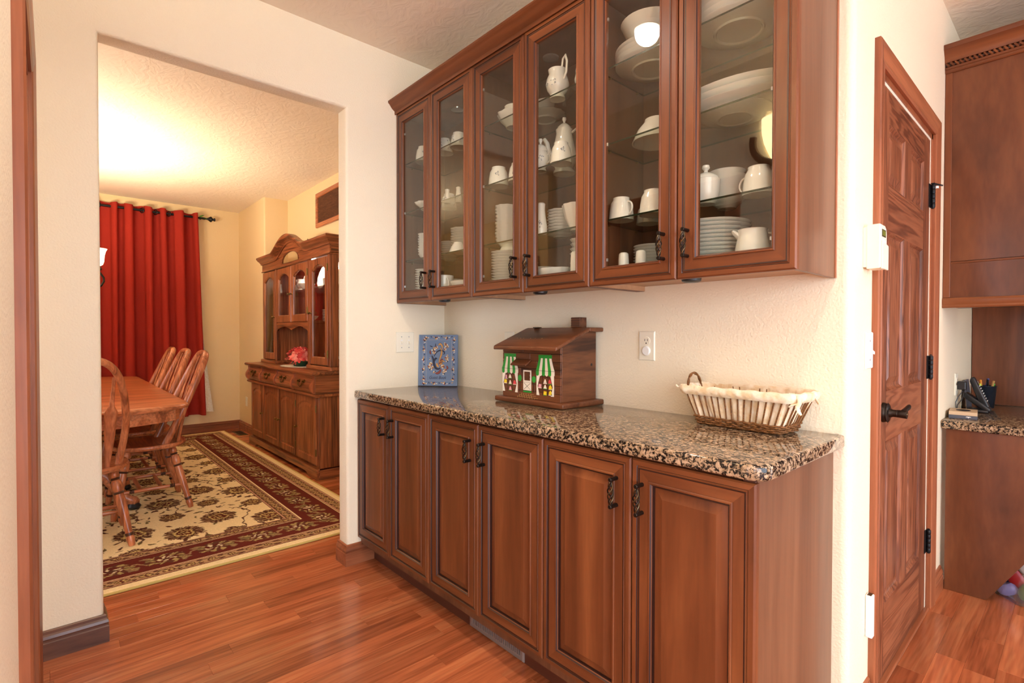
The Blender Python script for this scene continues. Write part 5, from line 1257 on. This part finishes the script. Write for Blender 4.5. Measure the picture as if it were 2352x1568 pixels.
# roof: sloped lid, flat back board, chimney
th_ = .018; ov = .028; yf = 1.452; sl_ = (zk-zf)/(fl_y-hy0)
g = G(); z_e = roofz(yf)
z_e = zf-.004+(yf-hy0)*sl_
g.prism([(yf, z_e), (fl_y, zk), (fl_y, zk+th_), (yf+.002, z_e+th_)], 'x', hx0-.002, hx1+.028); lid_ = obj('sloped_roof', g, ['shopfront_x'], bb, bevel=.006, segs=3, smooth=True)
g = G(); g.prism([(fl_y+.0005, zk), (hy1+.016, zk), (hy1+.016, zk+th_), (fl_y+.0005, zk+th_)], 'x', hx0-.002, hx1+.028); obj('roof_ridge', g, ['pine_x'], bb, bevel=.005, segs=3, smooth=True)
g = G(); g.box(hx0+.055, hx0+.085, fl_y-.012, fl_y+.014, zk+th_-.001, zk+th_+.003); obj('roof_hinge', g, ['bronze'], bb)
chm = G(); chm.box(-1.492, -1.444, 1.675, 1.722, zk+th_, zk+th_+.044); cm = obj('chimney', chm, ['pine_x'], bb, bevel=.0015)
for k in range(1, 5):
    g = G(); g.box(-1.4925, -1.4435, 1.6745, 1.676, zk+th_+k*.0095, zk+th_+k*.0095+.0018); obj('mortar_line', g, ['ink'], cm)
g = G(); g.prism([(hy0-.032, 1.076), (hy0+.0, 1.098), (hy0+.0, 1.106), (hy0-.036, 1.082)], 'x', -1.662, -1.566); obj('door_canopy', g, ['shopfront_x'], bb, bevel=.002)
g = G()
for k in range(12): blob(g, -1.68+.022*k+rp.uniform(-.004, .004), 0, .0022, 0, 0, 6)
g.v = [(v[0], 1.538+rp.uniform(-.012, .012)*0+.006*math.sin(v[0]*300)+v[2]*.9, zf+th_-.004+(1.538-hy0+v[2])*sl_+.0012) for v in g.v]; obj('roof_carving', g, ['paint_tan'], bb, kind='stuff')
FYH = hy0-.0004
def painted(name, shapes, mats):
    g = G()
    for pts, m, lay in shapes: g.loft([[(x, FYH+.0003, z) for x, z in pts], [(x, FYH-.0005-.0004*lay, z) for x, z in pts]], m, True, True)
    return obj(name, g, mats, bb)
def awning(xc, zc_top, zc_mid, zc_bot, wt, wb):
    S = []; n = 6
    S.append(([(xc-wt-.002, zc_top-.010), (xc+wt+.002, zc_top-.010), (xc+wt+.002, zc_top+.004), (xc-wt-.002, zc_top+.004)], 0, 1))
    for k in range(n):
        a, b = k/n*2-1, (k+1)/n*2-1; f = lambda s, z: xc+s*(wt+(wb-wt)*((zc_top-.010-z)/(zc_top-.010-zc_mid))**1.25)
        L = []; zz = [zc_top-.010-(zc_top-.010-zc_mid)*j/6 for j in range(7)]
        pts = [(f(a, z), z) for z in zz]+[(f(a, zc_mid), zc_bot+.004)]+[(f(a, zc_mid)+(f(b, zc_mid)-f(a, zc_mid))*q, zc_bot+.004-.006*math.sin(PI*q)) for q in (.25, .5, .75)]+[(f(b, zc_mid), zc_bot+.004)]+[(f(b, z), z) for z in zz[::-1]]
        S.append((pts, k % 2, 1))
    S.append(([(xc-wb, zc_mid-.0006), (xc+wb, zc_mid-.0006), (xc+wb, zc_mid+.0006), (xc-wb, zc_mid+.0006)], 2, 2))
    painted('awning', S, ['paint_green', 'paint_white', 'ink'])
def curtains(xc, zt, zb_, w):
    for sg in (-1, 1):
        e = [(xc+sg*w, zt), (xc+sg*w, zb_), (xc+sg*(w-.017), zb_), (xc+sg*(w-.006), (zt+zb_)/2-.006), (xc+sg*(w-.022), zt)]
        painted('painted_curtain', [(e, 0, 0)], ['paint_white'])
for xc in (-1.701, -1.484):
    curtains(xc, 1.046, .958, .050); awning(xc, 1.122, 1.060, 1.040, .036, .053)
    sg = G(); it = [(-.026, 1.022, 3, 'w'), (.0, 1.026, 0, 'c'), (-.030, 1.003, 4, 'm'), (.001, 1.000, 0, 'c'), (.030, 1.001, 5, 'h'), (.002, .973, 3, 'c')] if xc < -1.6 else [(.0, 1.018, 0, 'c'), (.027, 1.017, 5, 'h'), (-.030, .998, 3, 'm'), (.0, .996, 0, 'c'), (.030, .995, 4, 'h'), (.0, .970, 4, 'm'), (.030, .972, 4, 'h')]
    for k, (dx, z, m, sh) in enumerate(it):
        x = xc+dx
        pts = {'c': [(x-.009, z-.008), (x+.009, z-.008), (x+.006, z-.001), (x+.002, z+.008), (x-.002, z+.008), (x-.006, z-.001)], 'm': [(x-.009, z-.008), (x+.008, z-.008), (x+.009, z+.006), (x-.007, z+.007)], 'h': [(x-.009, z-.008), (x+.009, z-.008), (x+.007, z+.003), (x, z+.010), (x-.007, z+.003)], 'w': [(x-.005, z-.009), (x+.006, z-.009), (x+.004, z+.009), (x-.003, z+.009)]}[sh]
        painted('painted_cake', [(pts, 0, 0), ([(x-.010, z-.0105), (x+.010, z-.0105), (x+.010, z-.008), (x-.010, z-.008)], 1, 0)], [['paint_white', 'paint_white', 'paint_white', 'paint_pink', 'paint_yellow', 'paint_red'][m], 'paint_green' if k % 2 else 'paint_white'])
    painted('window_bars', [([(xc-.0006+dx, .958), (xc+.0006+dx, .958), (xc+.0006+dx, 1.044), (xc-.0006+dx, 1.044)], 0, 0) for dx in (-.015, .015)]+[([(xc-.04, z-.0005), (xc+.04, z-.0005), (xc+.04, z+.0005), (xc-.04, z+.0005)], 0, 0) for z in (.985, 1.012)], ['ink'])
fr = [(-1.615, .972), (-1.566, .972), (-1.566, 1.058), (-1.615, 1.058)]
painted('painted_door', [(fr, 0, 0), ([(-1.608+.001*math.sin(k*3)+.0 if k < 6 else -1.573+.001*math.sin(k*3), 1.014+.0075*k if k < 6 else 1.0515-.0075*(k-6)) for k in range(12)], 1, 1), ([(-1.611, 1.006), (-1.570, 1.006), (-1.570, 1.0068), (-1.611, 1.0068)], 2, 1), ([(-1.611, .976), (-1.610, .975), (-1.570, 1.003), (-1.571, 1.004)], 2, 1), ([(-1.611, 1.003), (-1.570, .975), (-1.570, .976), (-1.610, 1.004)], 2, 1)], ['paint_white', 'pine_x', 'ink'])
painted('door_mat', [([(-1.615, .963), (-1.565, .963), (-1.565, .969), (-1.615, .969)], 0, 0)], ['paint_green'])
for x, z in ((-1.637, 1.022), (-1.550, 1.021)):
    painted('painted_tree', [([(x+.0115*math.cos(a), z+.014*math.sin(a)) for a in [2*PI*j/14 for j in range(14)]], 0, 0), ([(x-.0015, .965), (x+.0015, .965), (x+.0012, z-.012), (x-.0012, z-.012)], 1, 0)], ['paint_green', 'ink'])
for k in range(3):
    w = .040+.012*k; z = .957-.0075*k
    painted('painted_step', [([(-1.59-w, z), (-1.59+w, z), (-1.59+w, z+.001), (-1.59-w, z+.001)], 0, 0)]+[([(-1.59-w+.002+j*.015, z-.0065), (-1.59-w+.003+j*.015, z-.0065), (-1.59-w+.003+j*.015, z), (-1.59-w+.002+j*.015, z)], 0, 0) for j in range(int(2*w/.015))], ['paint_tan'])
g = G(); g.loft([[(hx1+w, 1.700+.006*math.cos(2*PI*j/12), 1.083+.006*math.sin(2*PI*j/12)) for j in range(12)] for w in (-.001, .0006)], 0, False, True); obj('knot_plug', g, ['ink'], bb)

# wicker basket with a linen liner (local frame: x along the front, y to the back)
bk = thing('wicker_basket', 'small wicker basket lined with cream linen beside the outlet', 'basket', (-.732, 1.662, CT), local=True); bk.rotation_euler = (0, 0, -.06)
def rr_loop(hw, hd, r, n=5):
    P = []
    for cx_, cy_, a0 in ((hw-r, -hd+r, -PI/2), (hw-r, hd-r, 0), (-hw+r, hd-r, PI/2), (-hw+r, -hd+r, PI)):
        for k in range(n+1): a = a0+PI/2*k/n; P.append((cx_+r*math.cos(a), cy_+r*math.sin(a)))
    return P
def bl(s, z): # interpolated outline: s=0 bottom .. 1 rim
    return [(x, y, z) for x, y in rr_loop(.138+.046*s, .066+.017*s, .022+.006*s)]
BHT = .118
def dense(P, m):
    Q = []; 
    L_ = [0]
    for k in range(len(P)): L_.append(L_[-1]+(Vector(P[(k+1) % len(P)])-Vector(P[k])).length)
    for i in range(m):
        t_ = L_[-1]*i/m; k = max(j for j in range(len(P)) if L_[j] <= t_); f = (t_-L_[k])/max(1e-9, L_[k+1]-L_[k]); Q.append(Vector(P[k]).lerp(Vector(P[(k+1) % len(P)]), f))
    return Q
NS = 44
for k, p in enumerate(dense(bl(0, .004), NS)):
    q = dense(bl(1, BHT), NS)[k]; g = G(); g.tube([p, p.lerp(q, .5)+Vector((.001*math.sin(k*3), 0, 0)), q], .0026, 6); obj('stake', g, ['wicker'], bk, smooth=True)
for r_ in range(4):
    g = G(); P = dense(bl(.05+.05*r_, .006+.0065*r_), NS*4); Q = []
    for k, p in enumerate(P):
        c_ = Vector((p.x, p.y, 0)).normalized(); Q.append(p+c_*.0032*math.sin(k/4*PI+r_*PI)+Vector((0, 0, .0012*math.sin(k*.9))))
    g.tube(Q, .0031, 6, closed=True); obj('weave_band', g, ['wicker'], bk, smooth=True)
g = G(); g.prism([(p[0], p[1]) for p in rr_loop(.134, .062, .02)], 'z', .0005, .006); obj('basket_floor', g, ['wicker'], bk)
g = G(); rl = random.Random(6); L = []
for s, off, z in ((.10, -.010, .014), (.3, -.0045, .035), (.6, -.004, .07), (.9, -.004, .100), (1.0, -.002, .122), (1.02, .004, .128), (1.03, .010, .125), (1.03, .013, .116), (1.0, .011, .105), (.95, .006, .098)):
    P = dense(bl(s, z), 132); row = []
    for k, p in enumerate(P):
        c_ = Vector((p.x/.16, p.y/.08, 0)).normalized(); wv = .003*math.sin(k*.55+s*3)+.002*math.sin(k*1.7) if s < .95 else .0012*math.sin(k*1.9+z*90)
        row.append(p+c_*(off+wv)+Vector((0, 0, .0015*math.sin(k*.8) if z > .1 else 0)))
    L.append(row)
g.loft(L, 0, True, False); obj('linen_liner', g, ['linen'], bk, smooth=True)
for sx_ in (-1, 1):
    g = G()
    for st in range(2):
        P = []
        for k in range(21):
            a = PI*k/20; rad = .0026; P.append((sx_*(.182+.004*math.sin(a))+rad*math.cos(k*.9+st*PI), .040*math.cos(a), .112+(.050 if sx_ < 0 else .006)*math.sin(a)+rad*math.sin(k*.9+st*PI)))
        g.tube(P, .0030, 7)
    obj('handle', g, ['wicker'], bk, smooth=True)
for pts in ([(.178, -.066, .118), (.192, -.074, .122), (.196, -.078, .104), (.190, -.078, .092), (.196, -.080, .078), (.203, -.082, .070)], [(.190, -.078, .100), (.178, -.082, .096), (.170, -.082, .090)], [(.186, .02, .118), (.196, .03, .108), (.202, .036, .092)], [(-.186, -.075, .120), (-.196, -.078, .118), (-.203, -.080, .124)]):
    g = G(); g.tube(pts, [.005, .006, .005, .006, .005, .003][:len(pts)], 7, flat=(1, .5)); obj('tie', g, ['linen'], bk, smooth=True)

# ------------------------------------------------------------------ plates on the kitchen walls
wall_plate('light_switch', 'ivory double toggle switch on the wall left of the guest book', 'switch', (X0, 1.484, 1.165), '+x', w=.114, kind='double')
wall_plate('wall_outlet', 'ivory outlet with a round safety cap above the worktop', 'outlet', (-1.159, W, 1.166), '-y', cap=True)
wall_plate('wall_outlet', 'ivory plate mostly hidden behind the bread box roof', 'outlet', (-1.978, W, 1.166), '-y')
wall_plate('light_switch', 'ivory single toggle switch on the wall beside the panel door', 'switch', (XD, 1.921, 1.162), '+x', kind='single', mat='white_plastic')
# thermostat
t = thing('thermostat', 'cream wall thermostat with a small green screen beside the door', 'thermostat', (XD, 1.885, 1.41))
ty0, ty1 = 1.854, 1.924
g = G(); g.box(XD+.0005, XD+.010, ty0+.002, ty1-.002, 1.418, 1.540); obj('back_plate', g, ['ivory'], t)
P = [(ty0, 1.412), (ty1, 1.412), (ty1, 1.524), (ty1-.006, 1.538), (ty1-.022, 1.546), (ty0+.004, 1.546), (ty0, 1.542)]
g = G(); g.loft([[(XD+w, y, z) for y, z in P] for w in (.010, .042)]+[[(XD+.046, ty0+.036+(y-ty0-.036)*.93, 1.479+(z-1.479)*.95) for y, z in P]], 0, True, True); bd_ = obj('housing', g, ['ivory'], t, bevel=.0015)
g = G(); g.prism([(ty0+.004, 1.410), (ty1+.001, 1.410), (ty1+.001, 1.484), (ty0+.004, 1.494)], 'x', XD+.0455, XD+.0505); obj('flip_cover', g, ['ivory'], t, bevel=.0015)
g = G(); g.box(XD+.0455, XD+.0468, 1.866, 1.908, 1.508, 1.530); s_ = obj('screen_bezel', g, ['black_plastic'], t)
g = G(); g.box(XD+.0468, XD+.0473, 1.869, 1.904, 1.511, 1.527); obj('screen', g, ['lcd'], s_)
for k in range(4):
    g = G(); g.box(XD+.0455, XD+.0475, 1.872+k*.009, 1.878+k*.009, 1.496-.0015*k, 1.501-.0015*k); obj('button', g, ['white_plastic'], t)
for z in (1.500, 1.512):
    g = G(); g.box(XD+.030, XD+.036, ty1-.001, ty1+.003, z-.003, z+.003); obj('side_button', g, ['white_plastic'], t)
# small white box near the floor
t = thing('wall_sensor_box', 'narrow white plastic box low on the wall beside the door', 'sensor box', (XD, 1.93, .24))
g = G(); g.box(XD+.0005, XD+.020, 1.922, 1.947, .250, .385); obj('housing', g, ['white_plastic'], t, bevel=.003)
g = G(); g.box(XD+.005, XD+.016, 1.924, 1.945, .3848, .3865); obj('slot', g, ['bronze_worn'], t)

# ------------------------------------------------------------------ desk nook beyond the door
DYF, DZT = 3.147, .806
desk = thing('built_in_desk', 'built in desk with plain cherry side panel cut away at the floor', 'desk', (.3, 3.6, 0))
g = G(); xr = 1.5
g.prism([(XD+.018, 0), (-.302, 0), (-.292, .006), (-.060, .40), (-.02, .45), (.3, .50), (xr, .50), (xr, .766), (XD+.018, .766)], 'y', DYF+.02, DYF+.04); obj('side_panel', g, ['kneewall_z'], desk, bevel=.002)
g = G(); g.box(XD+.003, xr, 4.088, 4.110, DZT+.0005, 1.9); obj('back_panel', g, ['walnut_z'], desk)
g = G(); g.box(XD+.004, xr, 4.07, 4.088, 0, .766); obj('rear_panel', g, ['walnut_z'], desk)
g = G(); g.prism([(XD+.002, DYF), (xr, DYF), (xr, 4.087), (XD+.002, 4.087)], 'z', .767, DZT); o = obj('desk_worktop', g, ['granite'], smooth=True, bevel=.007, segs=3, label='speckled granite worktop of the built in desk', cat='worktop')
uc = thing('wall_cabinet', 'large plain cherry wall cabinet with rope moulding above the desk', 'cabinet', (.3, 3.4, 1.338))
ux0 = XD+.0055; UF = DYF+.002
g = G(); g.box(XD+.001, xr, UF+.012, 3.62, 1.352, 2.45); obj('cabinet_body', g, ['kneewall_z'], uc)
g = G(); g.box(XD+.001, ux0+.022, UF, UF+.012, 1.385, 2.45); obj('edge_stile', g, ['cherry_z'], uc, bevel=.002)
g = G(); g.box(ux0+.022, xr, UF+.004, UF+.012, 1.555, 2.45); obj('upper_panel', g, ['kneewall_z'], uc)
g = G(); g.box(ux0+.022, xr, UF+.002, UF+.012, 1.543, 1.553); obj('panel_bead', g, ['cherry_x'], uc, bevel=.003)
g = G(); g.box(ux0+.022, xr, UF+.004, UF+.012, 1.385, 1.543); obj('lower_panel', g, ['kneewall_z'], uc)
g = sweep([(XD+.001, UF), (xr, UF)], [(-.012, 1.338), (.004, 1.338), (.008, 1.344), (.006, 1.352), (.010, 1.362), (.010, 1.374), (.004, 1.384), (-.012, 1.386)]); obj('light_rail', g, ['cherry_x'], uc, smooth=30)
g = sweep([(XD+.001, UF), (xr, UF)], [(-.012, 2.436), (.004, 2.436), (.008, 2.440), (.008, 2.450), (.012, 2.452), (.012, 2.462), (-.012, 2.462)]); obj('lower_moulding', g, ['cherry_x'], uc, smooth=30)
g = G(); g.tube([(ux0-.004, UF-.004, 2.473), (xr, UF-.004, 2.473)], .0085, 10); obj('rope_core', g, ['glaze'], uc, smooth=True)
rope = G(); rope.tube([(-.009, .003, .012), (-.004, -.009, .006), (.004, -.010, -.006), (.009, .003, -.012)], [.003, .0048, .0048, .003], 7)
r0 = obj('rope_strand', rope, ['cherry_x'], None, org=(0,0,0), smooth=True)
for k in range(42):
    r1 = r0 if k == 0 else r0.copy()
    if k: COL.objects.link(r1)
    r1.parent = uc; r1.location = Vector((ux0+.004+k*.0165, UF-.003, 2.473))-Vector((.3, 3.4, 1.338))
g = sweep([(XD+.001, UF), (xr, UF)], [(-.012, 2.484), (.012, 2.484), (.014, 2.489), (.016, 2.496), (.022, 2.510), (.034, 2.524), (.040, 2.532), (.044, 2.536), (.046, 2.546), (.046, 2.556), (-.012, 2.556)]); obj('crown', g, ['cherry_x'], uc, smooth=30)
# things on the desk
DT = DZT+.0008
wall_plate('phone_outlet', 'ivory outlet on the white wall above the desk phone', 'outlet', (XD, 3.545, .952), '+x')
t = thing('power_adapter', 'black plug in adapter with cable hanging from the desk outlet', 'adapter', (XD+.03, 3.545, .93))
g = G(); g.box(XD+.010, XD+.044, 3.53, 3.57, .925, .968); obj('adapter_body', g, ['black_plastic'], t, bevel=.004)
g = G(); g.tube([(XD+.035, 3.55, .918), (XD+.030, 3.545, .88), (XD+.012, 3.53, .845), (XD+.010, 3.53, .82), (XD+.03, 3.56, .812)], .0022, 6); obj('cable', g, ['black_plastic'], t, smooth=True)
g = G(); g.tube([(XD+.030, 3.55, .918), (XD+.016, 3.53, .89), (XD+.006, 3.52, .86), (XD+.008, 3.52, .825), (XD+.02, 3.54, .812)], .0022, 6); obj('cable', g, ['black_plastic'], t, smooth=True)
t = thing('tissue_box', 'flat tan and grey tissue box at the front of the desk', 'box', (-.405, 3.28, DZT), local=True); t.location = (-.404, 3.335, DT); t.rotation_euler = (0, 0, .1)
g = G(); g.box(-.052, .052, -.075, .075, 0, .017); obj('box_lower', g, ['box_grey'], t, bevel=.001)
g = G(); g.box(-.052, .052, -.075, .075, .0172, .034); bx_ = obj('box_upper', g, ['box_tan'], t, bevel=.001)
g = G(); g.poly([(.028*math.cos(a), .045*math.sin(a), .0345) for a in [2*PI*j/20 for j in range(20)]]); obj('tissue_slot', g, ['gap_dark'], bx_)
g = G(); g.poly([(.020+.012*x, -.0755, .0085+.005*z) for x, z in ((-.9, .3), (-.2, .1), (0, -.8), (.2, .1), (.9, .3), (.5, .9), (-.5, .9))]); obj('box_emblem', g, ['white_plastic'], t)
t = thing('cordless_phone', 'black cordless phone standing in its charger on the desk', 'phone', (-.39, 3.66, DZT), local=True); t.location = (-.385, 3.58, DT); t.scale = (.82, 1, .98)
g = G(); g.loft([[(-.045, y-.0, z), (.058, y, z), (.058, y+.075, z), (-.045, y+.075, z)] for y, z in ((0, 0), (0, .012), (.006, .02))], 0, True, True); obj('charger_base', g, ['black_plastic'], t, bevel=.004, smooth=True)
g = G(); g.prism([(-.060, .096), (-.048, .106), (.070, .024), (.066, .006), (.046, .004), (-.062, .078)], 'y', .002, .062); obj('charger_cradle', g, ['black_plastic'], t, bevel=.006, segs=3, smooth=True)
g = G(); g.prism([(-.028, .182), (-.018, .188), (-.010, .184), (.062, .034), (.056, .022), (.036, .020), (.014, .050), (-.034, .165)], 'y', .010, .054); hs = obj('handset', g, ['black_plastic'], t, bevel=.005, segs=3, smooth=True)
kb = G(); kb.box(-.0025, .0025, -.004, .004, -.003, .003)
for r_ in range(7):
    for q in range(3):
        s = .30+.085*r_; x = -.010+(.062+.010)*s; z = .184-(.150)*s; g = G(); g.loft([[(x+.001+w*.9, .020+q*.011+a, z+.001+w*.43+b) for a, b in ((0, -.003), (.007, -.003), (.007, .003), (0, .003))] for w in (0, .002)], 0, True, True); obj('key', g, ['white_plastic'], hs)
t = thing('pen_cup', 'black mesh pen cup full of pens behind the phone', 'cup', (-.375, 3.86, DZT))
cxp, cyp = -.375, 3.86
g = G(); g.lathe([(0, .001), (.034, .001), (.036, .004), (.046, .118), (.0475, .120), (.0475, .123), (.0455, .123), (.0335, .005), (0, .005)], 24, 0, (cxp, cyp, DT)); obj('mesh_body', g, ['mesh_cup'], t, smooth=True)
pens = [('pen_green', 0, 'bright green pen'), ('pen_blue', 1, 'dark blue pen'), ('pen_orange', 2, 'orange marker'), ('white_plastic', 3, 'white pen with black cap'), ('pen_yellow', 4, 'yellow green highlighter'), ('black_plastic', 5, 'black pen'), ('paint_tan', 6, 'tan pencil')]
for m, k, lb in pens:
    a = 2*PI*k/7+.5; g = G(); p = Vector((cxp+.015*math.cos(a+2), cyp+.015*math.sin(a+2), DT+.007)); q = Vector((cxp+.037*math.cos(a), cyp+.037*math.sin(a), DT+.135+.025*((k*3) % 4)/3))
    g.bar(p, q, [(0, .002), (.06, .0042), (.8, .0045), (.81, .0055), (1, .005)], 8); obj('pen', g, [m], label=lb+' in the mesh pen cup', cat='pen', smooth=True, org=tuple(p))
g = G(); g.box(-.010, .010, -.012, .012, 0, .155); o = obj('notebook', g, ['box_grey'], None, org=(0,0,0), label='grey notebook standing behind the phone', cat='notebook'); o.location = (-.435, 3.80, DT); o.rotation_euler = (0, -.10, 0); o.scale = (.4, 5, 1)
# plastic shopping bag under the desk
t = thing('shopping_bag', 'clear plastic bag of bright packets on the floor under the desk', 'bag', (-.12, 3.36, 0))
rb = random.Random(8); g = G(); L = []
for k in range(9):
    v = k/8; z = .003+.20*v; row = []
    for j in range(26):
        a = 2*PI*j/26; w = 1+.10*math.sin(3*a+5*v)+.05*math.sin(9*a+v*11); row.append((-.140+(.160-.06*v)*math.cos(a)*w, 3.33+(.115-.05*v)*math.sin(a)*w, z))
    L.append(row)
g.loft(L, 0, True, False); obj('plastic_film', g, ['clear_plastic'], t, smooth=60)
for m, c_, s_, r_ in (('bag_red', (-.205, 3.295, .085), (.030, .010, .050), -.5), ('bag_green', (-.150, 3.275, .042), (.050, .025, .040), .35), ('paint_yellow', (-.165, 3.255, .045), (.012, .006, .014), .5), ('bag_blue', (-.245, 3.36, .07), (.03, .02, .045), .5), ('bag_purple', (-.235, 3.29, .035), (.040, .022, .024), -.5), ('paint_white', (-.165, 3.32, .150), (.045, .02, .028), -.5), ('bag_green', (-.09, 3.31, .10), (.04, .03, .06), .3), ('box_grey', (-.27, 3.36, .03), (.02, .03, .025), .1)):
    g = G(); P = []
    for zz in (-1, -.6, 0, .6, 1):
        k = 1-.35*abs(zz)**3; P.append([(s_[0]*k*math.cos(a)*(abs(math.cos(a))**-.3 if abs(math.cos(a)) > .1 else 1), s_[1]*k*math.sin(a), s_[2]*zz) for a in [2*PI*j/14+.1 for j in range(14)]])
    g.loft([[(c_[0]+x*math.cos(r_)+z*math.sin(r_), c_[1]+y, max(.004, c_[2]-x*math.sin(r_)+z*math.cos(r_))) for x, y, z in row] for row in P], 0, True, True); obj('packet', g, [m], t, smooth=True)
